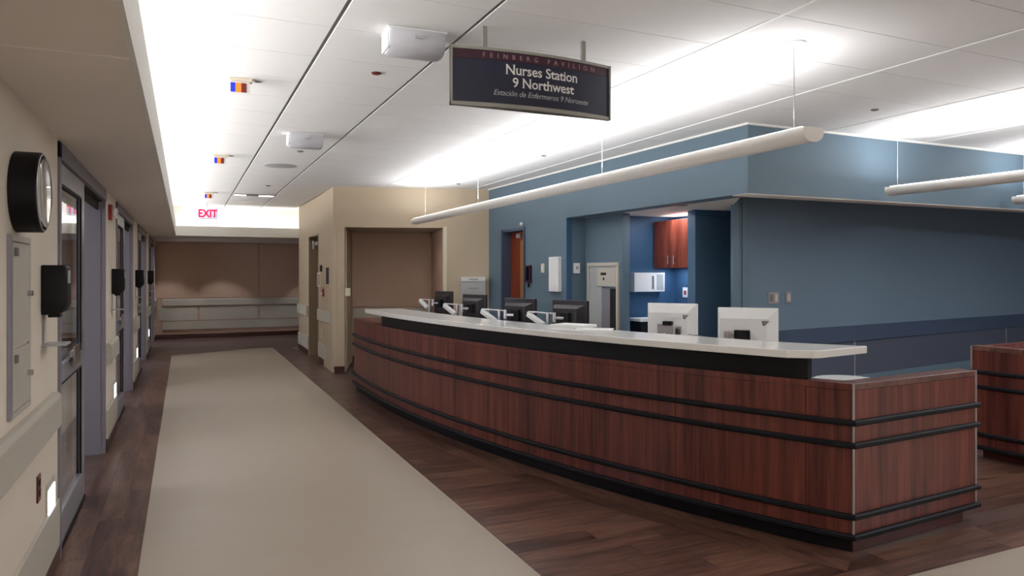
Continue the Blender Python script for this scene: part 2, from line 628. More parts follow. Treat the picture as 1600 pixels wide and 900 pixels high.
def door(i, d):
    root = frame_empty('door_%d' % (i + 1), (WX, d, 0))
    e = d + DW
    fr = MB()
    fr.box(WX - 0.05, WX + 0.012, d, d + 0.055, 0, 2.185)
    fr.box(WX - 0.05, WX + 0.012, d, e, 2.10, 2.185)
    fr.build('door_frame', M['alu2'], root, bevel=0.002)
    box(WX - 0.45, WX + 0.006, e - 0.03, e, 0, 2.10).build('door_jamb', M['alu2'], root, bevel=0.002)
    box(WX - 0.40, WX - 0.03, e - 0.035, e - 0.03, 0, 2.1).build('jamb_lining', M['alu2'], root)
    tr = MB()
    tr.box(WX - 0.06, WX - 0.045, d, e, 2.02, 2.1)
    tr.box(WX - 0.12, WX - 0.02, d + 1.15, e - 0.03, 2.085, 2.10)
    tr.build('door_track', M['dark'], root)
    # sliding leaf, closed half
    for k, (x, y0, y1) in enumerate(((WX - 0.005, d + 0.055, d + 1.15), (WX - 0.075, d + 0.12, d + 1.215))):
        st = MB()
        x0, x1 = x - 0.04, x
        st.box(x0, x1, y0, y0 + 0.09, 0.02, 2.095)
        st.box(x0, x1, y1 - 0.12, y1, 0.02, 2.095)
        st.box(x0, x1, y0 + 0.09, y1 - 0.12, 1.985, 2.095)
        st.box(x0, x1, y0 + 0.09, y1 - 0.12, 0.02, 0.20)
        st.box(x0, x1, y0 + 0.09, y1 - 0.12, 0.90, 1.0)
        lf = st.build('door_leaf', M['alu'], root, bevel=0.004)
        for z0, z1 in ((0.20, 0.90), (1.0, 1.985)):
            box(x - 0.024, x - 0.016, y0 + 0.09, y1 - 0.12, z0, z1).build('glass_pane', M['glass'], lf)
            gk = MB()
            gk.box(x - 0.012, x - 0.002, y1 - 0.134, y1 - 0.12, z0, z1)
            gk.box(x - 0.012, x - 0.002, y0 + 0.09, y1 - 0.12, z1 - 0.012, z1)
            gk.build('gasket', M['rubber'], lf)
        if k == 0:
            h = MB()
            h.box(x, x + 0.02, y0 + 0.42, y0 + 0.62, 1.005, 1.045)
            h.box(x + 0.02, x + 0.028, y0 + 0.40, y0 + 0.66, 0.96, 1.07)
            h.build('door_handle', M['chrome'], lf, bevel=0.004)
            box(x + 0.001, x + 0.006, y0, y1, 0.005, 0.03).build('bottom_seal', M['rubber'], lf)
    return root


for i, d in enumerate(DY):
    door(i, d)
# patient rooms behind the doors
rm = MB()
rm.box(-4.0, -3.9, 3.0, 18.3, 0, ZC)
for yy in (3.6, 7.3, 10.8, 14.3, 18.1):
    rm.box(-3.9, WX - 0.12, yy, yy + 0.12, 0, ZC)
struct(rm.build('wall_rooms', M['taupe']))
for i, yy in enumerate((5.9, 9.4, 12.9, 16.4)):
    wn = frame_empty('window_%d' % (i + 1), (-3.9, yy, 0.7))
    f = MB()
    for a, b, c, d in ((-0.8, -0.74, 0.7, 2.3), (0.74, 0.8, 0.7, 2.3), (-0.8, 0.8, 0.7, 0.76), (-0.8, 0.8, 2.24, 2.3), (-0.03, 0.03, 0.7, 2.3)):
        f.box(-3.9, -3.86, yy + a, yy + b, c, d)
    f.build('window_frame', M['alu'], wn)

# ------------------------------------------------------------------ far wall
wall_back = struct(box(-0.72, 6.3, 18.1, 18.25, 0, ZS + 0.02).build('wall_back', M['taupe']))
for x0, x1 in ((WX + 0.06, 0.28), (0.32, 1.60), (1.64, 2.92), (2.96, 4.2)):
    box(x0, x1, 18.085, 18.1, 0.92, ZS - 0.02).build('wall_panel', M['taupe'], wall_back)
    box(x0, x1, 18.085, 18.1, 0.41, 0.72).build('wall_panel', M['guard'], wall_back)
pa = [(Vector((x, 18.1, 0)), Vector((0, -1, 0))) for x in (WX + 0.15, 6.1)]
MB().sweep(pa, [(0, 0.735), (0.03, 0.735), (0.045, 0.75), (0.045, 0.885), (0.03, 0.9), (0, 0.9)]).build('crash_rail', M['guard'], wall_back)
box(WX + 0.15, 6.1, 18.07, 18.1, 0.20, 0.385).build('wall_guard', M['guard'], wall_back)
box(WX, 6.1, 18.08, 18.1, 0, 0.095).build('base_board', M['base'], wall_back)
struct(box(6.1, 6.25, 14.5, 18.2, 0, ZC).build('wall_side_corridor', M['beige']))

# ------------------------------------------------------------------ beige block
BA, BB = Vector((2.02, 10.87)), Vector((4.26, 10.2))
bd = (BB - BA).normalized()          # along the angled face
bn = Vector((bd.y, -bd.x))           # towards the camera
BR = Matrix(((bd.x, -bn.x, 0, BA.x), (bd.y, -bn.y, 0, BA.y), (0, 0, 1, 0), (0, 0, 0, 1)))  # local u along face, v into wall
u0, u1, ul = 0.165, 1.64, (BB - BA).length
mb = MB()
mb.box(0.0, u0, 0, 0.25, 0, ZC + 0.01).poly_prism([(u1, 0), (ul + 0.1, 0), (ul + 0.1, 0.3), (u1 - 0.03, 0.3)], 0, ZC + 0.01).box(u0, u1, 0, 0.25, 2.18, ZC + 0.01)
mb.box(u0 - 0.16, 1.505, 1.3, 1.45, 0, 2.3).poly_prism([(u1, 0.25), (u1 + 0.2, 0.3), (u1 + 0.2, 1.45), (1.505, 1.45), (1.505, 1.3)], 0, 2.3)
mb.box(u0 - 0.16, u0 - 0.001, 0.25, 1.3, 0, 2.3).box(u0, u1, 0.25, 1.3, 2.18, 2.3)
mb.xform(BR)
# return along the corridor, with a door opening
DB0, DB1 = 12.33, 13.33
mb.poly_prism([(2.02, 10.87), (2.08, 11.0), (2.25, 11.0), (2.25, DB0), (2.05, DB0), (2.02, 11.0)], 0, ZC + 0.01)
mb.box(2.05, 2.25, DB1, 14.6, 0, ZC + 0.01).box(2.05, 2.25, DB0, DB1, 2.16, ZC + 0.01)
mb.box(2.25, 6.2, 14.45, 14.6, 0, ZC + 0.01)
wall_beige = struct(mb.build('wall_right_beige', M['beige']))
pl = box(u0 + 0.01, 1.495, 1.28, 1.3, 0.93, 2.17).xform(BR).build('wall_panel', M['taupe'], wall_beige)
MB().poly_prism([(u1 - 0.012, 0.07), (u1 - 0.004, 0.07), (1.502, 1.29), (1.49, 1.29)], 0, 2.17).xform(BR).build('wall_panel', M['taupe'], wall_beige)
for nm, z0, z1, dp, mt in (('crash_rail', 0.72, 0.90, 0.04, 'guard'), ('wall_guard', 0.12, 0.34, 0.02, 'guard'), ('base_board', 0, 0.10, 0.013, 'base')):
    box(u0 + 0.02, 1.48, 1.3 - dp, 1.3, z0, z1).xform(BR).build(nm, M[mt], wall_beige, bevel=0.003)
    box(u1 + 0.09, ul - 0.02, -dp, 0, z0, z1).xform(BR).build(nm, M[mt], wall_beige, bevel=0.003)
    box(2.05 - dp, 2.05, 11.06, DB0 - 0.08, z0, z1).build(nm, M[mt], wall_beige, bevel=0.003)
    box(2.05 - dp, 2.05, DB1 + 0.08, 14.6, z0, z1).build(nm, M[mt], wall_beige, bevel=0.003)
box(0.02, u0 + 0.004, -0.013, 0, 0, 0.10).xform(BR).build('base_board', M['base'], wall_beige)
# corner guards
for a, b in ((-0.004, 0.06), (u0 - 0.055, u0 + 0.004), (u1 - 0.004, u1 + 0.055)):
    box(a, b, -0.006, 0.02, 0.10, 2.2 if a > 0.05 else 2.2).xform(BR).build('corner_guard', M['ivory'] if a > 0.5 else M['beige'], wall_beige, bevel=0.002)
# door in the return
dr = frame_empty('door_5', (2.05, DB0, 0))
MB().box(2.042, 2.2, DB0, DB0 + 0.02, 0, 2.16).box(2.042, 2.2, DB1 - 0.02, DB1, 0, 2.16).box(2.042, 2.2, DB0, DB1, 2.13, 2.16).build('door_frame', M['doorframe'], dr, bevel=0.003)
lf = box(2.2, 2.24, DB0 + 0.02, DB1 - 0.02, 0.01, 2.13).build('door_leaf', M['doorwood'], dr)
cl = MB().box(2.13, 2.2, DB1 - 0.40, DB1 - 0.1, 1.99, 2.05).box(2.09, 2.13, DB1 - 0.16, DB1 - 0.11, 1.92, 2.07)
cl.build('door_closer', M['greyplastic'], lf, bevel=0.005)
MB().tube((2.2, DB0 + 0.13, 1.0), (2.14, DB0 + 0.13, 1.0), 0.012).tube((2.145, DB0 + 0.13, 1.0), (2.145, DB0 + 0.25, 1.0), 0.011).build('door_handle', M['chrome'], lf)

# ------------------------------------------------------------------ blue walls and fascia
P0, P1 = Vector((4.38, 4.75)), Vector((4.26, 10.2))


def bx(y):
    return P0.x + (P1.x - P0.x) * (y - P0.y) / (P1.y - P0.y)


D0, D1 = 8.99, 9.70
mb = MB()
TH = 0.2
def bseg(y0, y1, z0, z1, th=TH):
    mb.poly_prism([(bx(y0), y0), (bx(y0) + th, y0), (bx(y1) + th, y1), (bx(y1), y1)], z0, z1)
bseg(4.95, 7.83, 2.18, ZC + 0.01)
bseg(7.83, D0, 0, ZC + 0.01, 0.06)
bseg(D0, D1, 2.11, ZC + 0.01)
bseg(D1, 10.3, 0, ZC + 0.01)
wall_blue = struct(mb.build('wall_station_blue', M['blue']))
box(bx(7.83) - 0.001, bx(7.83) + 0.075, 7.824, 7.834, 0, 2.18).build('corner_guard', M['deepblue'], wall_blue)
fas = struct(MB().poly_prism([(4.38, 4.75), (14.5, 4.75), (14.5, 4.95), (bx(4.95), 4.95)], 2.18, ZC + 0.01).build('fascia_right', M['blue']))
box(4.385, 14.5, 4.755, 4.945, 2.172, 2.18).build('fascia_underside', M['soffit'], fas)
tm = MB()
tm.poly_prism([(4.36, 4.73), (4.385, 4.76), (4.26, 10.22), (4.24, 10.2)], ZC - 0.018, ZC + 0.002)
tm.box(4.36, 14.5, 4.73, 4.75, ZC - 0.018, ZC + 0.002)
struct(tm.build('trim_1', M['white']))
# niche ceiling
struct(MB().poly_prism([(4.40, 4.95), (4.5, 4.95), (4.96, 5.56), (6.9, 5.9), (6.9, 7.83), (4.34, 7.83)], 2.186, 2.21).build('ceiling_niche', M['soffit']))
struct(box(4.6, 14.5, 4.95, 7.1, 2.62, 2.66).build('ceiling_behind_fascia', M['white']))
# blue recess wall beside the tube station
mb = MB()
mb.box(4.36, 4.85, 7.835, 7.95, 0, 2.186)
mb.box(4.58, 4.68, 6.99, 7.83, 0, 2.186)
struct(mb.build('wall_niche_side', M['blue']))
mb = MB()
mb.box(4.68, 5.65, 7.3, 7.4, 0, 2.186)
mb.box(5.55, 5.65, 6.47, 7.3, 0, 2.186)
wnc = struct(mb.build('wall_niche', M['deepblue']))
box(5.10, 5.65, 6.34, 6.47, 0, 2.186).build('partition', M['blue_lit'], wnc)
mb = MB()
mb.box(5.66, 6.9, 6.95, 7.05, 0, 2.186)
mb.box(6.8, 6.9, 6.0, 6.95, 0, 2.186)
mb.box(5.05, 6.6, 6.28, 6.34, 2.13, 2.186)
struct(mb.build('wall_passage', M['deepblue']))
WA, WB = Vector((5.0, 5.54)), Vector((14.6, 6.963))
wd = (WB - WA).normalized()
wn_ = Vector((wd.y, -wd.x))
WR = Matrix(((wd.x, -wn_.x, 0, WA.x), (wd.y, -wn_.y, 0, WA.y), (0, 0, 1, 0), (0, 0, 0, 1)))
wall_right = struct(box(0.05, 9.7, 0, 0.15, 0, 2.63).xform(WR).build('wall_right_blue', M['blue_lightened']))
box(0.1, 9.6, -0.035, 0, 0.725, 0.90).xform(WR).build('crash_rail', M['blueguard'], wall_right, bevel=0.004)
box(0.1, 9.6, -0.018, 0, 0.10, 0.33).xform(WR).build('wall_guard', M['blue'], wall_right, bevel=0.003)
xs = [0.1, 1.95, 5.65, 9.6]
for a, b in zip(xs[:-1], xs[1:]):
    box(a + 0.006, b - 0.006, -0.008, 0, 0.33, 0.722).xform(WR).build('wainscot_panel', M['panelblue'], wall_right)
for a in xs[1:-1]:
    box(a - 0.012, a + 0.012, -0.012, 0, 0.33, 0.722).xform(WR).build('panel_joint_strip', M['steeltrim'], wall_right)
# pillar at the passage
pil = struct(box(4.93, 5.075, 5.48, 5.535, 0, 2.63).build('pillar', M['blue']))
for a, b in ((4.925, 4.955), (4.975, 5.03)):
    box(a, b, 5.468, 5.48, 0, 2.63).build('corner_guard', M['blue'], pil, bevel=0.002)
# red-brown door in the blue wall
dr = frame_empty('door_6', (bx(D0), D0, 0))
X6 = bx(9.3)
MB().box(X6 - 0.012, X6 + 0.06, D0 - 0.03, D0 + 0.004, 0, 2.13).box(X6 - 0.03, X6 + 0.14, D1 - 0.012, D1 + 0.03, 0, 2.13).box(X6 - 0.012, X6 + 0.14, D0, D1, 2.09, 2.13).build('door_frame', M['blueguard'], dr)
lf = box(X6 + 0.115, X6 + 0.155, D0 - 0.1, D1, 0.01, 2.09).build('door_leaf', M['doorwood'], dr)
box(X6 + 0.105, X6 + 0.115, 9.22, 9.33, 0.01, 1.96).build('door_edge_strip', M['gold'], lf)
box(X6 + 0.09, X6 + 0.115, 9.33, 9.45, 2.0, 2.06).build('door_closer', M['greyplastic'], lf, bevel=0.004)

# enclosing walls out of the frame
struct(box(-0.8, 15, -3.3, -3.2, 0, ZC).build('wall_rear', M['cream']))
struct(box(14.5, 14.65, -3.2, 8, 0, ZC).build('wall_far_right', M['blue']))
struct(box(4.75, 15, 10.9, 11.0, 0, ZC).build('wall_core', M['beige']))

# ------------------------------------------------------------------ nurses' desk
desk = thing('reception_desk', 'long curved walnut nurses station desk with black bumper rails', 'desk', (3.0, 5.5, 0))
cuts = [0.0]
s = 0.245
while s < SL - 0.3:
    cuts.append(s)
    s += 0.81
cuts.append(SL)
for a, b in zip(cuts[:-1], cuts[1:]):
    ar = arc(a + (0.002 if a else 0), b - 0.002, 0.14)
    MB().strip(off(ar, 0.0), off(ar, -0.09), 0.09, 0.868).build('front_panel', M['deskwood'], desk)
SE = (4.39, 2.815)           # far end of the side panel
sd = (Vector(SE) - Vector((3.25, 2.735))).normalized()
sn = Vector((sd.y, -sd.x))
def side(a, b, o0, o1, z0, z1, mb=None):
    mb = mb or MB()
    q = Vector((3.25, 2.735))
    P = [q + sd * a + sn * o0, q + sd * b + sn * o0, q + sd * b + sn * o1, q + sd * a + sn * o1]
    return mb.poly_prism([(v.x, v.y) for v in P], z0, z1)
LS = (Vector(SE) - Vector((3.25, 2.735))).length
side(0.0, LS, 0, -0.09, 0.09, 0.868).build('side_panel', M['deskwood'], desk)
# cap edge
ar = arc(0, SL, 0.14)
MB().strip(off(ar, 0.001), off(ar, -0.11), 0.8695, 0.905).build('top_cap', M['deskwood'], desk, bevel=0.002)
side(0.0, LS, 0.001, -0.11, 0.8695, 0.9045).build('top_cap', M['desktop'], desk, bevel=0.002)
# low wooden top at the far end
e0 = arc(SL - 1.45, SL, 0.14)
MB().strip(off(e0, -0.11), [(q.x + 0.75, q.y) for q, _ in e0], 0.868, 0.9045).build('end_top', M['desktop'], desk)
q = at(SL)[0]
box(q.x, q.x + 0.78, q.y - 0.05, q.y, 0.09, 0.868).build('end_panel', M['deskwood'], desk)
# bumper rails
def railprof(z, h=0.03, d=0.026):
    return [(0, z - h / 2), (d * 0.7, z - h / 2), (d, z - h * 0.25), (d, z + h * 0.25), (d * 0.7, z + h / 2), (0, z + h / 2)]
qc = Vector((3.25, 2.735, 0))
corner_n = (at(0.02)[1] + Vector((sn.x, sn.y, 0))).normalized()
k = 1 / max(0.3, corner_n.dot(at(0.02)[1]))
for z in (0.697, 0.577, 0.196, 0.088):
    path = [(Vector((SE[0], SE[1], 0)) + Vector((sd.x, sd.y, 0)) * 0.012, Vector((sn.x, sn.y, 0))), (qc, corner_n * k)] + arc(0.05, SL, 0.11)
    MB().sweep(path, railprof(z)).build('bumper_rail', M['rubber'], desk, smooth=True)
# chrome corner strips and toe kick
MB().tube((qc.x, qc.y, 0.095), (qc.x, qc.y, 0.905), 0.0065, 10).build('corner_strip', M['steeltrim'], desk)
MB().tube((SE[0], SE[1], 0.095), (SE[0], SE[1], 0.905), 0.007, 10).build('corner_strip', M['steeltrim'], desk)
ar = arc(0.012, SL - 0.12, 0.14)
MB().strip(off(ar, -0.014), off(ar, -0.06), 0.0, 0.09).build('toe_kick', M['riser'], desk)
side(0.014, LS - 0.11, -0.014, -0.06, 0.0, 0.09).build('toe_kick', M['base'], desk)
# black riser under the transaction top
SR0, SR1 = 0.24, None
for i in range(97):
    if ys[i] > 7.9:
        SR1 = CUM[i]
        break
ar = arc(SR0, SR1, 0.14)
MB().strip(off(ar, -0.02), off(ar, -0.09), 0.905, 1.02).build('riser', M['riser'], desk)

# transaction counter
for i in range(97):
    if ys[i] > 8.45:
        ST = CUM[i]
        break
ar = arc(0.22, ST, 0.12)
A_ = off(ar, 0.03)
B_ = off(ar, -0.43)
B_[0] = (3.68, 3.0)
B_[1] = (3.55, 3.17)
B_[2] = (3.44, 3.33)
A_[0] = (3.19, 2.945)
A_ = [(3.24, 2.935)] + A_
B_ = [(3.68, 3.0)] + B_
B_[1] = (3.62, 3.08)
ct = MB().strip(A_, B_, 1.022, 1.066).build('transaction_counter', M['quartz'], bevel=0.004)
tag(ct, 'long white quartz transaction counter curving along the top of the walnut desk', 'countertop')

# inner worksurface
ar = arc(0.8, SL - 0.2, 0.2)
B2 = [(q.x + min(1.5, 0.8 + 0.25 * i), q.y + 0.1) for i, (q, n_) in enumerate(ar)]
wk = MB().strip(off(ar, -0.095), B2, 0.715, 0.75)
wk.poly_prism([(3.38, 2.86), (4.32, 2.92)] + [(4.24 + 0.22 * math.cos(a), 3.62 + 0.22 * math.sin(a)) for a in [i * PI / 10 for i in range(-1, 8)]] + [(3.75, 3.7), (3.3, 3.3)], 0.7149, 0.7501)
wk = wk.build('work_surface', M['quartz'])
tag(wk, 'white inner work surface behind the counter carrying the monitors', 'worktop')
for s in (1.5, 3.2, 4.9, 6.2):
    q, n_ = at(s)
    v = q - n_ * 0.9
    MB().tube((v.x, v.y, 0), (v.x, v.y, 0.715), 0.03).build('leg', M['steeltrim'], wk)

# second desk on the right
d2 = thing('reception_desk', 'second walnut desk with black rails cut off by right picture edge', 'desk', (6.6, 2.9, 0))
L0, L1 = Vector((5.855, 3.79)), Vector((5.97, 1.9))
dd = (L1 - L0).normalized()
dn = Vector((dd.y, -dd.x))
if dn.x > 0:
    dn = -dn
LL = (L1 - L0).length
def s2(a, b, o0, o1, z0, z1):
    P = [L0 + dd * a + dn * o0, L0 + dd * b + dn * o0, L0 + dd * b + dn * o1, L0 + dd * a + dn * o1]
    return MB().poly_prism([(v.x, v.y) for v in P], z0, z1)
M['deskwood2'] = M['deskwood']
for a in (0.0, 0.95):
    s2(a + (0.0012 if a else 0), min(LL, a + 0.9485), 0, -0.09, 0.09, 0.868).build('front_panel', M['deskwood2'], d2)
s2(0, LL, 0.001, -0.11, 0.8695, 0.905).build('top_cap', M['desktop'], d2, bevel=0.002)
s2(0, 0.05, -0.092, -1.6, 0.09, 0.90).build('end_panel', M['deskwood2'], d2)
s2(LL - 0.05, LL, -0.092, -1.6, 0.09, 0.90).build('end_panel', M['deskwood2'], d2)
for z in (0.697, 0.577, 0.196, 0.088):
    path = [(Vector((L0.x, L0.y, 0)), Vector((dn.x, dn.y, 0))), (Vector((L1.x, L1.y, 0)), Vector((dn.x, dn.y, 0)))]
    MB().sweep(path, railprof(z)).build('bumper_rail', M['rubber'], d2)
s2(0.06, LL - 0.06, -0.06, -0.1, 0, 0.09).build('toe_kick', M['base'], d2)
MB().tube((L0.x, L0.y, 0.09), (L0.x, L0.y, 0.905), 0.008, 10).build('corner_strip', M['steeltrim'], d2)

# ------------------------------------------------------------------ monitors
def camdir(px):
    u = (px - 800) / F_PX
    sn_, cs = math.sin(YAW), math.cos(YAW)
    return Vector((sn_ + u * cs, cs - u * sn_)).normalized()


def monitor(loc, px, theta, white, label):
    d = -camdir(px)
    th = -math.radians(theta)
    n = Vector((d.x * math.cos(th) - d.y * math.sin(th), d.x * math.sin(th) + d.y * math.cos(th)))
    rz = math.atan2(n.x, -n.y)
    t_ = thing('computer_monitor', label, 'monitor', loc, rz, 'monitors behind the counter')
    sh = M['plastic'] if white else M['blackmon']
    W, z0, z1 = (0.205, 0.93, 1.25)
    z0 -= 0.75
    z1 -= 0.75
    b = MB()
    b.box(-W, W, -0.002, 0.03, z0, z1)
    b.build('screen_housing', sh, t_, bevel=0.006, local=True)
    box(-W + 0.012, W - 0.012, 0.0302, 0.032, z0 + 0.015, z1 - 0.015).build('screen', M['black'], t_, local=True)
    # sloping back shell
    b = MB()
    if white:
        lo = [b.bm.verts.new(v) for v in ((-W + 0.004, -0.002, z0 + 0.004), (W - 0.004, -0.002, z0 + 0.004), (W - 0.004, -0.002, z1 - 0.004), (-W + 0.004, -0.002, z1 - 0.004))]
        hi = [b.bm.verts.new(v) for v in ((-W + 0.02, -0.035, z0 + 0.02), (W - 0.075, -0.035, z0 + 0.02), (W - 0.075, -0.035, z1 - 0.075), (-W + 0.02, -0.035, z1 - 0.075))]
    else:
        lo = [b.bm.verts.new(v) for v in ((-W + 0.02, -0.002, z0 + 0.02), (W - 0.02, -0.002, z0 + 0.02), (W - 0.02, -0.002, z1 - 0.04), (-W + 0.02, -0.002, z1 - 0.04))]
        hi = [b.bm.verts.new(v) for v in ((-W + 0.05, -0.045, z0 + 0.04), (W - 0.09, -0.045, z0 + 0.04), (W - 0.09, -0.045, z1 - 0.075), (-W + 0.05, -0.045, z1 - 0.075))]
    for i in range(4):
        b.bm.faces.new((lo[i], lo[(i + 1) % 4], hi[(i + 1) % 4], hi[i]))
    b.bm.faces.new(hi)
    b.bm.faces.new(lo[::-1])
    b.build('back_shell', sh, t_, bevel=0.003, local=True)
    if white:
        # small dark emblem, upper right, and vent
        e = MB()
        cx, cz = W - 0.085, z1 - 0.105
        for i, (a, l) in enumerate(((-0.15, 0.042), (-0.55, 0.036), (-0.95, 0.028), (-1.4, 0.02))):
            e.tube((cx - 0.018, -0.037, cz + 0.012 - 0.008 * i), (cx - 0.018 + l, -0.0372, cz + 0.014 - 0.009 * i), 0.0035, 6)
        e.tube((cx - 0.02, -0.037, cz + 0.016), (cx - 0.01, -0.037, cz - 0.018), 0.005, 6)
        e.build('emblem', M['griddark'], t_, local=True)
    # swing arm
    mt = M['chrome']
    zc = 0.34 if not white else 0.315
    yb = -0.045 if not white else -0.035
    a = MB()
    if white == 1:
        box(-0.10, 0.02, -0.075, -0.036, 0.24, 0.335).build('mount_plate', M['steeltrim'], t_, bevel=0.003, local=True)
        box(-0.055, 0.02, -0.085, -0.036, 0.325, 0.358).build('mount_slot', M['black'], t_, local=True, bevel=0.002)
        box(0.045, 0.09, -0.075, -0.036, 0.25, 0.32).build('cable_clamp', M['chrome'], t_, local=True, bevel=0.003)
        box(0.058, 0.066, -0.078, -0.074, 0.265, 0.305).build('clamp_slot', M['black'], t_, local=True)
    elif white == 2:
        box(-0.085, 0.02, -0.09, -0.036, 0.23, 0.345).build('mount_plate', M['black'], t_, bevel=0.003, local=True)
        box(-0.155, -0.115, -0.09, -0.036, 0.25, 0.335).build('arm_bracket', M['steeltrim'], t_, bevel=0.003, local=True)
        MB().tube((-0.1, -0.1, 0.22), (-0.1, -0.1, 0.30), 0.014, 12).build('arm_joint', mt, t_, local=True, smooth=True)
    else:
        box(-0.05, 0.05, -0.075, -0.035, zc - 0.05, zc + 0.05).build('mount_plate', M['black'], t_, bevel=0.003, local=True)
        a.tube((-0.09, -0.10, zc - 0.04), (-0.09, -0.10, zc + 0.05), 0.022, 14)
        a.tube((-0.09, -0.10, zc), (0.0, -0.075, zc), 0.014, 10)
        a.build('arm_joint', mt, t_, local=True, smooth=True)
    a = MB()
    if white:
        p0, p1, up = Vector((-0.40, -0.12, 0.30)), Vector((-0.16, -0.11, 0.27)), Vector((0, 0, 0.014))
    else:
        p0, p1, up = Vector((-0.40, -0.12, zc + 0.025)), Vector((-0.20, -0.11, zc - 0.07)), Vector((0.008, 0, 0.02))
    vs = []
    for yy in (-0.145, -0.095):
        for q in (p0 - up, p1 - up, p1 + up, p0 + up):
            vs.append(a.bm.verts.new((q.x, yy, q.z)))
    f = a.bm.faces.new
    f(vs[0:4][::-1]); f(vs[4:8])
    for i in range(4):
        f((vs[i], vs[(i + 1) % 4], vs[4 + (i + 1) % 4], vs[4 + i]))
    if white != 1:
        a.build('arm_link', M['plastic'] if not white else mt, t_, local=True, bevel=0.008)
    a = MB()
    if white:
        a.tube((-0.13, -0.10, 0.0), (-0.13, -0.10, 0.24), 0.018, 12)
        a.tube((-0.13, -0.10, 0.23), (-0.02, -0.06, 0.26), 0.012, 10)
    else:
        a.tube((-0.40, -0.12, zc + 0.045), (-0.09, -0.11, zc + 0.04), 0.007, 8)
        a.tube((-0.40, -0.12, zc + 0.045), (-0.40, -0.12, zc + 0.015), 0.012, 8)
        a.tube((-0.155, -0.12, zc - 0.09), (-0.155, -0.12, zc + 0.045), 0.016, 12)
        a.tube((-0.155, -0.12, 0), (-0.155, -0.12, zc - 0.08), 0.018, 12)
    a.build('arm_post', mt, t_, local=True, smooth=True)
    return t_


monitor((3.18, 9.21, 0.75), 693, 57, False, 'black monitor on silver arm farthest away, before the taupe wall recess')
monitor((3.03, 7.70, 0.75), 740, 50, False, 'black monitor on silver arm directly below the grey wall dispenser')
monitor((2.97, 6.34, 0.75), 812, 43, False, 'black monitor on silver arm in front of the russet door')
monitor((3.17, 5.70, 0.75), 889, 40, False, 'nearest black monitor, between the russet door and the tube station')
monitor((3.61, 4.78, 0.75), 1050, 16, 1, 'white monitor seen from behind, left one of the two white ones')
monitor((3.64, 3.95, 0.75), 1169, 4, 2, 'white monitor seen from behind, nearest the right end of the counter')

# papers on the counter
pp = MB()
def ppoly(mb, c, w_, h_, ang, z0, z1):
    ca, sa = math.cos(ang), math.sin(ang)
    P = [(c[0] + x * ca - y * sa, c[1] + x * sa + y * ca) for x, y in ((-w_, -h_), (w_, -h_), (w_, h_), (-w_, h_))]
    return mb.poly_prism(P, z0, z1)
pp = ppoly(pp, (2.83, 5.02), 0.11, 0.15, 0.5, 1.0665, 1.088).build('paper_stack', M['paper'])
tag(pp, 'thick stack of white paper on the counter before the tube station', 'papers')
pq = ppoly(MB(), (2.84, 4.72), 0.11, 0.14, 0.9, 1.0665, 1.071).build('paper_sheets', M['paper'])
tag(pq, 'thin spread of white sheets on the counter right of the thick stack', 'papers')

# ------------------------------------------------------------------ pendants
def pendant(x, y0, y1, cables, label, ybig=None):
    t_ = thing('pendant_light', label, 'light', (x, y0, 2.24), 0)
    R, Hh, zc = 0.075, 0.052, 2.262
    prof = []
    n = 22
    for k in range(n):
        a = 2 * PI * k / n
        cx, cz = math.cos(a) * R, math.sin(a) * Hh
        cz = min(cz, 0.026)
        prof.append((cx, cz))
    b = MB()
    rings = []
    for y in (y0, y1):
        rings.append([b.bm.verts.new((x + cx, y, zc + cz)) for cx, cz in prof])
    for k in range(n):
        b.bm.faces.new((rings[0][k], rings[0][(k + 1) % n], rings[1][(k + 1) % n], rings[1][k]))
    b.bm.faces.new(rings[0]); b.bm.faces.new(rings[1][::-1])
    b.build('housing', M['pendant'], t_, smooth=True)
    for y in (y0, y1):
        b = MB()
        s_ = -1 if y == y0 else 1
        rg = []
        for k2, yy in ((1.03, y), (1.03, y + s_ * 0.006)):
            rg.append([b.bm.verts.new((x + cx * k2, yy, zc + cz * k2)) for cx, cz in prof])
        for k in range(n):
            b.bm.faces.new((rg[0][k], rg[0][(k + 1) % n], rg[1][(k + 1) % n], rg[1][k]))
        b.bm.faces.new(rg[0]); b.bm.faces.new(rg[1])
        b.build('end_cap', M['pendant'], t_)
    box(x - 0.05, x + 0.05, y0 + 0.03, y1 - 0.03, zc + 0.0262, zc + 0.034).build('diffuser', M['tubeglow'], t_)
    for yc in cables:
        MB().tube((x, yc, zc + 0.02), (x, yc, ZC), 0.0025, 8).build('cable', M['greyplastic'], t_)
        MB().lathe((x, yc, ZC), (0, 0, -1), [(0.065, 0), (0.065, 0.006), (0.045, 0.016), (0.01, 0.02)], 24).build('canopy', M['pendant'], t_, smooth=True)
    return t_


pendant(3.1, 2.87, 10.2, (3.0, 5.03, 7.75, 9.75), 'long cream tubular pendant light hanging over the curved desk')
pendant(5.95, -1.0, 4.60, (4.53, 2.3, 0.2), 'tubular pendant light before the blue fascia, cut by right picture edge')
pendant(7.87, -1.0, 4.62, (4.55, 2.3, 0.2), 'tip of a farther tubular pendant light at the right picture edge')

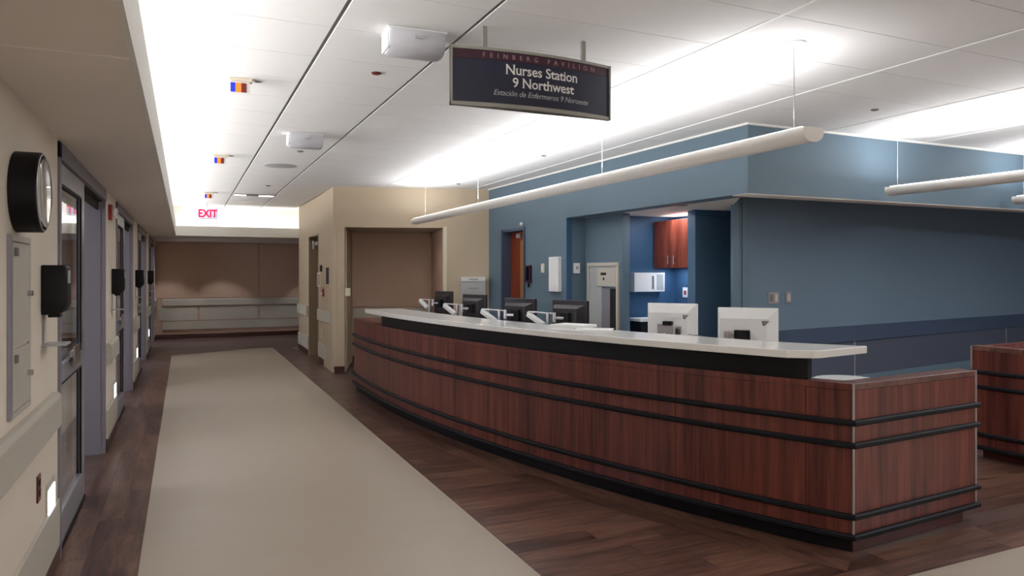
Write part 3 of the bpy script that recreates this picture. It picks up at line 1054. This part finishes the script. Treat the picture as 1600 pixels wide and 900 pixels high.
# ------------------------------------------------------------------ overhead sign
SX0, SX1, SY = 1.24, 2.196, 3.48
sg = thing('hanging_sign', 'navy and plum curved nurses station sign hanging from the ceiling', 'sign', ((SX0 + SX1) / 2, SY, 2.36))
SW = SX1 - SX0
def sp(u, z, out=0.0):
    """point on the bowed sign face; u 0..1, z world"""
    b = 0.055 * (1 - (2 * u - 1) ** 2)
    return Vector((SX0 + SW * u, SY - b - out, z))
def bow(u0, u1, z0, z1, o0, o1, name, mat):
    mb = MB()
    n = 20
    R = []
    for i in range(n + 1):
        u = u0 + (u1 - u0) * i / n
        R.append([mb.bm.verts.new(v) for v in (sp(u, z0, o1), sp(u, z1, o1), sp(u, z1, o0), sp(u, z0, o0))])
    for i in range(n):
        for k in range(4):
            mb.bm.faces.new((R[i][k], R[i + 1][k], R[i + 1][(k + 1) % 4], R[i][(k + 1) % 4]))
    mb.bm.faces.new(R[0]); mb.bm.faces.new(R[-1][::-1])
    return mb.build(name, mat, sg)
ZB0, ZB1 = 2.362, 2.668
bow(0.004, 0.996, 2.381, 2.606, -0.012, 0.0, 'navy_panel', M['sign_navy'])
bow(0.004, 0.996, 2.607, 2.653, -0.012, 0.0, 'plum_panel', M['sign_plum'])
bow(0, 1, 2.653, ZB1, -0.02, 0.006, 'sign_frame', M['sign_grey'])
bow(0, 1, ZB0, 2.381, -0.02, 0.006, 'sign_frame', M['sign_grey'])
bk = MB()
bk.box(SX0, SX1, SY + 0.0, SY + 0.012, ZB0, ZB1)
bk.box(SX0, SX0 + 0.008, SY - 0.012, SY + 0.012, ZB0, ZB1).box(SX1 - 0.008, SX1, SY - 0.012, SY + 0.012, ZB0, ZB1)
bk.build('sign_back', M['sign_grey'], sg)
for xx, yy in ((1.42, SY), (2.01, SY)):
    MB().box(xx - 0.012, xx + 0.012, yy - 0.03, yy - 0.012, ZB1, ZC).build('hanger', M['sign_grey'], sg)


def textmesh(body, size, spacing=1.0, serif=0.0, shear=0.0, bold=0.0):
    cu = bpy.data.curves.new('t', 'FONT')
    cu.body = body
    cu.size = size
    cu.space_character = spacing
    cu.align_x = 'CENTER'
    cu.resolution_u = 3
    cu.shear = shear
    cu.offset = bold
    o = bpy.data.objects.new('t', cu)
    C.objects.link(o)
    dg = bpy.context.evaluated_depsgraph_get()
    dg.update()
    me = o.evaluated_get(dg).to_mesh()
    bm = bmesh.new()
    bm.from_mesh(me)
    o.evaluated_get(dg).to_mesh_clear()
    bpy.data.objects.remove(o)
    bpy.data.curves.remove(cu)
    if serif:
        ext = []
        for e in bm.edges:
            if len(e.link_faces) != 1:
                continue
            a, b = e.verts[0].co, e.verts[1].co
            if abs(a.y - b.y) < 1e-4 * size + 1e-5 and 0.05 * size < abs(a.x - b.x) < 0.2 * size:
                cyf = sum((v.co.y for v in e.link_faces[0].verts)) / len(e.link_faces[0].verts)
                ext.append((min(a.x, b.x), max(a.x, b.x), a.y, 1 if cyf > a.y else -1))
        for x0, x1, y, sgn in ext:
            wd_ = serif * size
            vs = [bm.verts.new((xx, yy, 0)) for xx, yy in ((x0 - wd_, y), (x1 + wd_, y), (x1 + wd_ * 0.3, y + sgn * 0.035 * size), (x0 - wd_ * 0.3, y + sgn * 0.035 * size))]
            try:
                bm.faces.new(vs)
            except ValueError:
                pass
    return bm


def sign_text(body, size, zb, cu_, mat, name, **kw):
    bm = textmesh(body, size, **kw)
    for v in bm.verts:
        u = cu_ + v.co.x / SW
        q = sp(u, zb + v.co.y, 0.0015)
        v.co = q - Vector(sg.location)
    me = bpy.data.meshes.new(name)
    bm.to_mesh(me)
    bm.free()
    me.materials.append(mat)
    o = bpy.data.objects.new(name, me)
    C.objects.link(o)
    o.parent = sg
    o['kind'] = 'stuff'
    return o


sign_text('FEINBERG PAVILION', 0.034, 2.618, 0.525, M['letter2'], 'lettering', spacing=2.35, serif=0.05)
sign_text('Nurses Station', 0.074, 2.540, 0.528, M['letter'], 'lettering', spacing=0.98, serif=0.05, bold=0.0008)
sign_text('9 Northwest', 0.072, 2.474, 0.535, M['letter'], 'lettering', spacing=0.98, serif=0.05, bold=0.0008)
sign_text('Estaci\u00f3n de Enfermeros 9 Noroeste', 0.041, 2.426, 0.53, M['greyplastic'], 'lettering', spacing=0.96, serif=0.04, shear=0.3)

# ------------------------------------------------------------------ ceiling fittings
def emergency(x, y, rz, label):
    t_ = thing('emergency_light', label, 'light', (x, y, ZC), rz, 'white emergency lights on the ceiling')
    L_ = 0.15
    n = 10
    b = MB()
    prof = []
    # rounded half section (y, z)
    for k in range(n + 1):
        a = PI * k / n
        prof.append((-math.cos(a) * 0.10, -0.03 - math.sin(a) ** 0.7 * 0.105))
    prof = [(-0.10, -0.012)] + prof + [(0.10, -0.012)]
    R = []
    for xx, sc_ in ((-L_, 0.9), (-L_ + 0.02, 1.0), (L_ - 0.02, 1.0), (L_, 0.9)):
        R.append([b.bm.verts.new((xx, py * sc_, -0.012 + (pz + 0.012) * sc_)) for py, pz in prof])
    m_ = len(prof)
    for i in range(3):
        for k in range(m_):
            b.bm.faces.new((R[i][k], R[i + 1][k], R[i + 1][(k + 1) % m_], R[i][(k + 1) % m_]))
    b.bm.faces.new(R[0]); b.bm.faces.new(R[-1][::-1])
    b.build('lens_cover', M['lampgrey'], t_, smooth=True, local=True)
    box(-L_ - 0.01, L_ + 0.01, -0.09, 0.09, -0.012, 0).build('base_plate', M['plastic'], t_, local=True, bevel=0.004)
    box(-L_ - 0.012, -L_ + 0.004, -0.07, 0.07, -0.11, -0.02).build('end_lens', M['plastic'], t_, local=True, bevel=0.005)
    box(-0.02, 0.02, -0.118, -0.105, -0.06, -0.045).build('indicator', M['greyplastic'], t_, local=True)
    return t_


emergency(1.12, 3.72, -0.05, 'nearest white rounded emergency light on the ceiling beside the hanging sign')
emergency(1.02, 6.85, -0.03, 'farther white emergency light on the ceiling halfway down the corridor')


def disc(x, y, r, label, mat, cat='sprinkler', name='sprinkler_head', drop=0.012):
    b = MB().lathe((x, y, ZC), (0, 0, -1), [(r, 0), (r, 0.003), (r * 0.8, drop * 0.7), (r * 0.35, drop)], 24)
    o = b.build(name, M[mat], smooth=True)
    tag(o, label, cat, 'small ceiling sprinkler discs' if name == 'sprinkler_head' else None)
    return o


disc(1.12, 4.55, 0.032, 'dark sprinkler disc on the ceiling left of the hanging sign', 'brownred')
disc(1.11, 7.81, 0.035, 'grey sprinkler disc just below the farther emergency light', 'griddark')
disc(4.93, 3.95, 0.03, 'grey sprinkler disc on the ceiling near the blue fascia, right of the pendant cable', 'griddark')
disc(3.57, 7.0, 0.03, 'small grey sprinkler disc on the bright ceiling behind the long pendant', 'griddark')
disc(3.59, 9.73, 0.03, 'small grey sprinkler disc on the ceiling close to the beige wall', 'griddark')
disc(1.12, 11.1, 0.035, 'small grey sprinkler disc far down the corridor ceiling', 'griddark')
disc(1.05, 8.98, 0.19, 'flat round speaker cover on the corridor ceiling', 'greyplastic', 'speaker', 'ceiling_speaker', 0.01)
disc(1.1, 14.0, 0.2, 'far round speaker cover on the ceiling before the end soffit', 'white', 'speaker', 'ceiling_speaker', 0.01)
t_ = thing('linear_diffuser', 'narrow slot diffuser with lit ends across the far corridor ceiling', 'vent', (1.02, 12.5, ZC))
box(0.73, 1.36, 12.42, 12.62, ZC - 0.012, ZC).build('housing', M['griddark'], t_, bevel=0.003)
box(0.74, 0.92, 12.44, 12.60, ZC - 0.016, ZC - 0.012).build('lit_end', M['tubeglow'], t_)
box(1.12, 1.35, 12.44, 12.60, ZC - 0.016, ZC - 0.012).build('lit_end', M['tubeglow'], t_)


def dome(x, y, label):
    t_ = thing('nurse_call_light', label, 'indicator light', (x, y, ZC), 0, 'coloured nurse call lights on the corridor ceiling')
    box(-0.075, 0.07, -0.02, 0.05, -0.022, 0).build('base_plate', M['ivory'], t_, local=True, bevel=0.003)
    box(-0.07, 0.055, -0.012, 0.04, -0.10, -0.022).build('housing', M['plastic'], t_, local=True, bevel=0.004)
    for k, mt in enumerate(('dblue', 'dorange', 'dred')):
        box(-0.066 + 0.034 * k, -0.036 + 0.034 * k, -0.018, -0.012, -0.095, -0.035).build('lens', M[mt], t_, local=True)
    box(0.09, 0.13, 0.03, 0.045, -0.006, 0).build('cable_clip', M['griddark'], t_, local=True)
    return t_


dome(0.34, 5.05, 'nearest coloured nurse call light on the ceiling, blue orange and red lenses')
dome(0.36, 8.42, 'second coloured nurse call light down the corridor ceiling')
dome(0.36, 12.4, 'third and farthest nurse call light, just before the exit sign')

t_ = thing('exit_sign', 'red lettered exit sign hanging at the far end of the corridor', 'sign', (0.385, 13.95, 2.46))
box(0.22, 0.54, 13.96, 13.99, 2.46, 2.67).build('sign_body', M['plastic'], t_, bevel=0.004)
box(0.23, 0.53, 13.955, 13.96, 2.47, 2.66).build('sign_face', M['exitface'], t_)
box(0.36, 0.40, 13.965, 13.985, 2.67, ZC).build('hanger', M['plastic'], t_)
bm = textmesh('EXIT', 0.19, spacing=0.95, bold=0.004)
for v in bm.verts:
    v.co = Vector((v.co.x * 0.85 - 0.005, -0.001, 0.035 + v.co.y))
ext = bmesh.ops.solidify(bm, geom=bm.faces[:], thickness=0.002)
me = bpy.data.meshes.new('lettering')
bm.to_mesh(me); bm.free()
me.materials.append(M['exitred'])
o = bpy.data.objects.new('lettering', me)
C.objects.link(o); o.parent = t_
o['kind'] = 'stuff'

# ------------------------------------------------------------------ left wall things
# clock
t_ = thing('wall_clock', 'round wall clock with deep black rim on the cream wall', 'clock', (WX, 3.365, 1.816))
MB().lathe((WX, 3.365, 1.816), (1, 0, 0), [(0.154, 0), (0.158, 0.004), (0.158, 0.088), (0.15, 0.0895)], 56).build('rim', M['black'], t_, smooth=True)
MB().lathe((WX + 0.0895, 3.365, 1.816), (1, 0, 0), [(0.148, 0), (0.148, 0.0015)], 48).build('dial', M['clockface'], t_)
MB().lathe((WX + 0.0895, 3.365, 1.816), (1, 0, 0), [(0.152, 0), (0.153, 0.004), (0.149, 0.005), (0.148, 0.001)], 48).build('chrome_ring', M['chrome'], t_, smooth=True)
hd = MB()
for ang, ln, wd_ in ((math.radians(90), 0.115, 0.004), (math.radians(-70), 0.075, 0.006)):
    c_, s_ = math.cos(ang), math.sin(ang)
    P = [(-wd_, -0.02), (wd_, -0.02), (wd_, ln), (-wd_, ln)]
    vs = []
    for dx in (0.0925, 0.094):
        vs.append([hd.bm.verts.new((WX + dx, 3.365 + a * c_ + b * s_, 1.816 + b * c_ - a * s_)) for a, b in P])
    hd.bm.faces.new(vs[0]); hd.bm.faces.new(vs[1][::-1])
    for i in range(4):
        hd.bm.faces.new((vs[0][i], vs[0][(i + 1) % 4], vs[1][(i + 1) % 4], vs[1][i]))
hd.build('hands', M['black'], t_)
for i in range(12):
    mk = MB()
    a = i * PI / 6
    y, z = 3.365 + math.sin(a) * 0.122, 1.816 + math.cos(a) * 0.122
    mk.tube((WX + 0.091, y, z), (WX + 0.0918, y, z), 0.005 if i % 3 else 0.008, 8)
    mk.build('hour_mark', M['black'], t_)
MB().lathe((WX + 0.0945, 3.365, 1.816), (1, 0, 0), [(0.148, 0), (0.135, 0.007), (0.10, 0.013), (0.05, 0.017), (0.01, 0.018)], 48).build('crystal', M['crystal'], t_, smooth=True)

# wall cabinet with charts
t_ = thing('wall_cabinet', 'narrow two door cabinet set in the cream wall under the clock', 'cabinet', (WX, 3.4, 0.95))
b = MB()
b.box(WX, WX + 0.012, 3.245, 3.60, 0.945, 0.965).box(WX, WX + 0.012, 3.575, 3.60, 0.945, 1.645).box(WX, WX + 0.012, 3.245, 3.575, 1.62, 1.645)
b.build('cabinet_frame', M['guard'], t_, bevel=0.002)
box(WX, WX + 0.012, 3.205, 3.245, 0.945, 1.645).build('hinge_strip', M['alu'], t_, bevel=0.002)
for z0, z1 in ((1.215, 1.615), (0.97, 1.205)):
    dr_ = box(WX, WX + 0.012, 3.25, 3.57, z0, z1).build('door', M['guard'], t_, bevel=0.002)
    MB().box(WX + 0.012, WX + 0.022, 3.27, 3.30, z1 - 0.05, z1 - 0.02).build('knob', M['griddark'], dr_)
    MB().tube((WX + 0.012, 3.53, (z0 + z1) / 2), (WX + 0.03, 3.53, (z0 + z1) / 2), 0.012, 12).build('knob', M['chrome'], dr_)


def dispenser(y, label):
    t_ = thing('sanitizer_dispenser', label, 'dispenser', (WX, y, 1.15), 0, 'black hand sanitizer dispensers beside the left doors')
    b = MB()
    prof = [(0.0, 0.155), (0.06, 0.155), (0.085, 0.165), (0.10, 0.20), (0.10, 0.375), (0.09, 0.385), (0.0, 0.385)]
    lo = [b.bm.verts.new((x, 0, z)) for x, z in prof]
    hi = [b.bm.verts.new((x, 0.17, z)) for x, z in prof]
    b.bm.faces.new(lo); b.bm.faces.new(hi[::-1])
    for i in range(len(prof)):
        j = (i + 1) % len(prof)
        b.bm.faces.new((lo[i], lo[j], hi[j], hi[i]))
    b.build('cover', M['black'], t_, bevel=0.006, local=True, smooth=True)
    box(0.02, 0.07, 0.05, 0.12, 0.14, 0.156).build('nozzle', M['black'], t_, bevel=0.004, local=True)
    box(0.1, 0.103, 0.05, 0.12, 0.30, 0.36).build('level_window', M['greyplastic'], t_, local=True)
    box(0.0, 0.006, 0.03, 0.055, 0.02, 0.16).build('back_strip', M['alu'], t_, local=True)
    box(0.0, 0.10, 0.01, 0.16, 0.008, 0.018).build('drip_tray', M['greyplastic'], t_, bevel=0.003, local=True)
    return t_


for y, lab in ((3.90, 'nearest black hand sanitizer dispenser, just right of the clock'),
               (7.42, 'second black hand sanitizer dispenser, on the wall before the second glass door'),
               (10.88, 'third black hand sanitizer dispenser down the left wall'),
               (14.45, 'farthest black hand sanitizer dispenser, near the taupe end wall')):
    dispenser(y, lab)


def nightlight(y, lab):
    t_ = thing('night_light', lab, 'light', (WX, y, 0.30), 0, 'glowing night lights low on the left wall')
    box(0, 0.008, -0.015, 0.195, 0.0, 0.19).build('face_plate', M['guard'], t_, bevel=0.002, local=True)
    box(0.008, 0.012, 0.0, 0.18, 0.008, 0.155).build('lens', M['glow'], t_, local=True)


for y, lab in ((4.04, 'nearest glowing night light low on the wall before the first glass door'),
               (7.60, 'second glowing night light, low between first and second glass doors'),
               (11.08, 'third glowing night light, small and low down the left wall'),
               (14.65, 'farthest glowing night light, a tiny bright spot low on the left wall')):
    nightlight(y, lab)

t_ = thing('wall_outlet', 'dark red outlet plate low on the cream wall left of the night light', 'outlet', (WX, 3.79, 0.47))
box(0, 0.007, 0, 0.075, 0.0, 0.12).build('face_plate', M['brownred'], t_, bevel=0.002, local=True)
for z in (0.025, 0.07):
    box(0.007, 0.009, 0.02, 0.055, z, z + 0.028).build('socket', M['dark'], t_, local=True)
t_ = thing('fire_strobe', 'red and white fire alarm strobe high between first and second doors', 'alarm', (WX, 7.1, 1.96))
box(0, 0.03, 0, 0.14, 0.0, 0.13).build('base_plate', M['red'], t_, bevel=0.004, local=True)
box(0.03, 0.05, 0.02, 0.12, 0.03, 0.10).build('strobe_lens', M['plastic'], t_, bevel=0.006, local=True)
t_ = thing('wall_box', 'small white box high on the wall beside the red strobe', 'box', (WX, 7.45, 2.0))
box(0, 0.04, 0, 0.14, 0.0, 0.09).build('housing', M['plastic'], t_, bevel=0.004, local=True)
box(0.04, 0.044, 0.03, 0.11, 0.02, 0.07).build('lens', M['greyplastic'], t_, local=True)

# ------------------------------------------------------------------ beige wall things
def wallbox(name, lab, cat, M4, u0_, u1_, z0, z1, dp, mat, kids=()):
    """item on a wall given by a plan matrix (u along, v into wall)"""
    o = M4 @ Vector(((u0_ + u1_) / 2, 0, z0))
    t_ = thing(name, lab, cat, o)
    box(u0_, u1_, -dp, 0, z0, z1).xform(M4).build('housing' if dp > 0.012 else 'face_plate', M[mat], t_, bevel=min(0.004, dp * 0.3))
    for nm, a, b, c, d, e, f, mt in kids:
        box(a, b, -f, -e, c, d).xform(M4).build(nm, M[mt], t_)
    return t_


CR = Matrix(((0, 1, 0, 2.05), (1, 0, 0, 0), (0, 0, 1, 0), (0, 0, 0, 1)))   # corridor face: u = y, v into +X
wallbox('room_sign', 'dark purple room sign plate on the beige corner wall', 'sign', CR, 11.24, 11.46, 1.32, 1.58, 0.03, 'sign_navy',
        [('edge_strip', 11.44, 11.47, 1.32, 1.58, 0, 0.034, 'greyplastic')])
wallbox('wall_phone', 'ivory wall phone beside the dark room sign on the beige wall', 'phone', CR, 11.78, 12.02, 1.27, 1.50, 0.07, 'ivory',
        [('handset', 11.8, 11.86, 1.3, 1.48, 0.07, 0.10, 'guard'), ('keypad', 11.9, 11.98, 1.33, 1.42, 0.07, 0.074, 'greyplastic')])
wallbox('card_reader', 'small black reader above the ivory wall phone', 'card reader', CR, 11.92, 12.04, 1.52, 1.62, 0.03, 'black')
wallbox('fire_pull', 'red fire alarm pull station below the ivory phone', 'alarm', CR, 11.70, 11.80, 1.12, 1.24, 0.04, 'red',
        [('handle', 11.72, 11.78, 1.15, 1.18, 0.04, 0.055, 'plastic')])
wallbox('wall_outlet', 'pale outlet plate low on the beige corner wall', 'outlet', CR, 11.92, 12.02, 0.42, 0.58, 0.008, 'plastic',
        [('socket', 11.95, 11.99, 0.46, 0.50, 0.008, 0.01, 'guard')])
wallbox('light_switch', 'small pale switch plate inside the taupe wall recess', 'switch', BR, u0 + 0.012, u0 + 0.09, 1.15, 1.27, 0.007, 'ivory')
wallbox('glove_dispenser', 'tall grey dispenser on the beige wall above the second black monitor', 'dispenser', BR, 1.90, 2.27, 1.10, 1.43, 0.14, 'greyplastic',
        [('lid', 1.90, 2.27, 1.37, 1.435, 0, 0.15, 'plastic'), ('slot', 2.02, 2.16, 1.395, 1.405, 0.15, 0.153, 'griddark'), ('slot', 2.02, 2.16, 1.26, 1.27, 0.14, 0.143, 'griddark')])

# ------------------------------------------------------------------ blue wall things
sl = (P1 - P0).normalized()
BL = Matrix(((-sl.x * -1, 1, 0, 0), (sl.y, 0, 0, 0), (0, 0, 1, 0), (0, 0, 0, 1)))
BL = Matrix(((sl.x, sl.y, 0, P0.x), (sl.y, -sl.x, 0, P0.y), (0, 0, 1, 0), (0, 0, 0, 1)))  # u from near corner, v into +X
def bu(y):
    return (y - P0.y) / sl.y
wallbox('wall_phone', 'dark wall phone on the blue wall just right of the russet door', 'phone', BL, bu(8.76), bu(8.90), 1.36, 1.60, 0.04, 'sign_plum',
        [('handset', bu(8.78), bu(8.82), 1.40, 1.58, 0.04, 0.07, 'black'), ('cord', bu(8.83), bu(8.85), 1.30, 1.38, 0.0, 0.02, 'black')])
wallbox('light_switch', 'ivory light switch on the blue wall left of the notice board', 'switch', BL, bu(8.40), bu(8.49), 1.50, 1.62, 0.008, 'ivory',
        [('toggle', bu(8.43), bu(8.46), 1.535, 1.585, 0.008, 0.014, 'plastic')])
nb = wallbox('notice_board', 'tall white framed notice board on the slate blue wall', 'board', BL, bu(7.95), bu(8.20), 1.26, 1.70, 0.05, 'plastic',
             [('notice_sheet', bu(7.98), bu(8.17), 1.29, 1.62, 0.05, 0.052, 'paper')])
NR = Matrix(((1, 0, 0, 0), (0, 1, 0, 7.83), (0, 0, 1, 0), (0, 0, 0, 1)))
wallbox('thermostat', 'square white thermostat on the blue return left of the tube station', 'thermostat', NR, 4.405, 4.49, 1.49, 1.62, 0.03, 'plastic',
        [('display', 4.43, 4.465, 1.54, 1.58, 0.03, 0.032, 'greyplastic')])
# pneumatic tube station on the niche side wall
TR = Matrix(((0, 1, 0, 4.58), (1, 0, 0, 0), (0, 0, 1, 0), (0, 0, 0, 1)))
t_ = thing('tube_station', 'grey framed pneumatic tube station with display and dark send bay', 'machine', (4.58, 7.38, 0))
b = MB()
for a, b_, c, d in ((7.04, 7.08, 0, 1.62), (7.70, 7.74, 0, 1.62), (7.08, 7.70, 1.58, 1.62)):
    b.box(a, b_, -0.03, 0, c, d)
b.xform(TR).build('surround', M['guard'], t_, bevel=0.003)
b = MB()
b.box(7.08, 7.70, -0.012, 0, 1.33, 1.58).box(7.42, 7.70, -0.012, 0, 0, 1.33).xform(TR).build('front_panel', M['greyplastic'], t_)
pb = box(7.10, 7.50, -0.024, -0.0125, 1.34, 1.55).xform(TR).build('control_panel', M['guard'], t_, bevel=0.002)
box(7.30, 7.42, -0.026, -0.024, 1.47, 1.50).xform(TR).build('display', M['dark'], pb)
box(7.34, 7.37, -0.026, -0.024, 1.41, 1.44).xform(TR).build('button', M['black'], pb)
MB().box(7.09, 7.24, -0.006, -0.001, 0.2, 1.31).xform(TR).build('send_bay', M['dark'], t_)
MB().box(7.24, 7.42, -0.010, -0.001, 0.2, 1.31).xform(TR).build('bay_side', M['alu2'], t_)

# wall cabinets in the niche
t_ = thing('wall_cabinet', 'cherry wood wall cabinet with two doors hanging in the blue niche', 'cabinet', (5.4, 6.9, 1.56))
box(5.24, 5.549, 6.54, 7.27, 1.56, 2.12).build('cabinet_body', M['cabwood'], t_)
for a, b_, hy in ((6.542, 6.903, 6.85), (6.907, 7.268, 6.96)):
    dr_ = box(5.22, 5.2385, a, b_, 1.555, 2.12).build('door', M['cabwood'], t_, bevel=0.0015)
    MB().tube((5.195, hy, 1.60), (5.195, hy, 1.70), 0.009, 8).tube((5.195, hy, 1.65), (5.22, hy, 1.65), 0.008, 8).build('handle', M['chrome'], dr_)
NW = Matrix(((1, 0, 0, 0), (0, 1, 0, 7.3), (0, 0, 1, 0), (0, 0, 0, 1)))
wallbox('glove_box_holder', 'flat white glove box holder on the deep blue niche wall', 'dispenser', NW, 4.89, 5.33, 1.27, 1.50, 0.10, 'plastic',
        [('face_sheet', 4.91, 5.19, 1.29, 1.48, 0.10, 0.102, 'paper'), ('slot', 5.14, 5.17, 1.30, 1.46, 0.102, 0.104, 'griddark'), ('side_window', 5.21, 5.31, 1.29, 1.48, 0.10, 0.102, 'greyplastic')])
NX = Matrix(((0, 1, 0, 5.55), (1, 0, 0, 0), (0, 0, 1, 0), (0, 0, 0, 1)))
wallbox('wall_outlet', 'white outlet with red socket on bright blue wall under the cabinet', 'outlet', NX, 7.04, 7.13, 1.20, 1.32, 0.008, 'plastic',
        [('socket', 7.06, 7.10, 1.23, 1.28, 0.008, 0.011, 'red')])
# back counter with printer
t_ = thing('back_counter', 'low counter along the deep blue niche wall, mostly hidden behind the desk', 'counter', (5.1, 6.9, 0))
box(4.72, 5.548, 6.48, 7.298, 0.74, 0.78).build('counter_top', M['quartz'], t_, bevel=0.003)
box(4.78, 5.548, 6.50, 7.298, 0.0, 0.74).build('base_cabinet', M['cabwood'], t_)
t_ = thing('printer', 'small white printer with dark front slot on the niche counter', 'printer', (4.95, 7.05, 0.78))
box(4.80, 5.12, 6.95, 7.2, 0.93, 0.965).build('lid', M['plastic'], t_, bevel=0.004)
box(4.83, 5.10, 6.98, 7.2, 0.781, 0.93).build('body', M['black'], t_)
box(4.93, 5.0, 6.965, 6.98, 0.781, 0.93).build('paper_tray', M['plastic'], t_)
# switches on the right blue wall
def wu(x):
    return (x - WA.x) / wd.x
wallbox('light_switch', 'double switch plate on the blue wall behind the white monitor, left one', 'switch', WR, wu(5.43), wu(5.60), 1.18, 1.30, 0.008, 'steeltrim',
        [('rocker', wu(5.46), wu(5.50), 1.205, 1.275, 0.008, 0.012, 'griddark'), ('rocker', wu(5.53), wu(5.57), 1.205, 1.275, 0.008, 0.012, 'ivory')])
wallbox('light_switch', 'single ivory rocker switch on the blue wall right of the double plate', 'switch', WR, wu(5.71), wu(5.80), 1.18, 1.30, 0.008, 'steeltrim',
        [('rocker', wu(5.735), wu(5.775), 1.205, 1.275, 0.008, 0.012, 'ivory')])
# recessed down-light in the niche ceiling
o = MB().lathe((4.62, 5.95, 2.186), (0, 0, -1), [(0.06, 0), (0.06, 0.004), (0.045, 0.006), (0.04, 0.003)], 24).build('downlight', M['griddark'], smooth=True)
tag(o, 'small round recessed downlight under the blue soffit', 'light')
o = MB().lathe((bx(9.2) - 0.03, 9.0, 2.17), (-1, 0, 0), [(0.03, 0), (0.025, 0.02), (0.01, 0.03)], 16).build('door_sensor', M['plastic'], smooth=True)
tag(o, 'tiny white sensor above the top corner of the russet door', 'sensor')
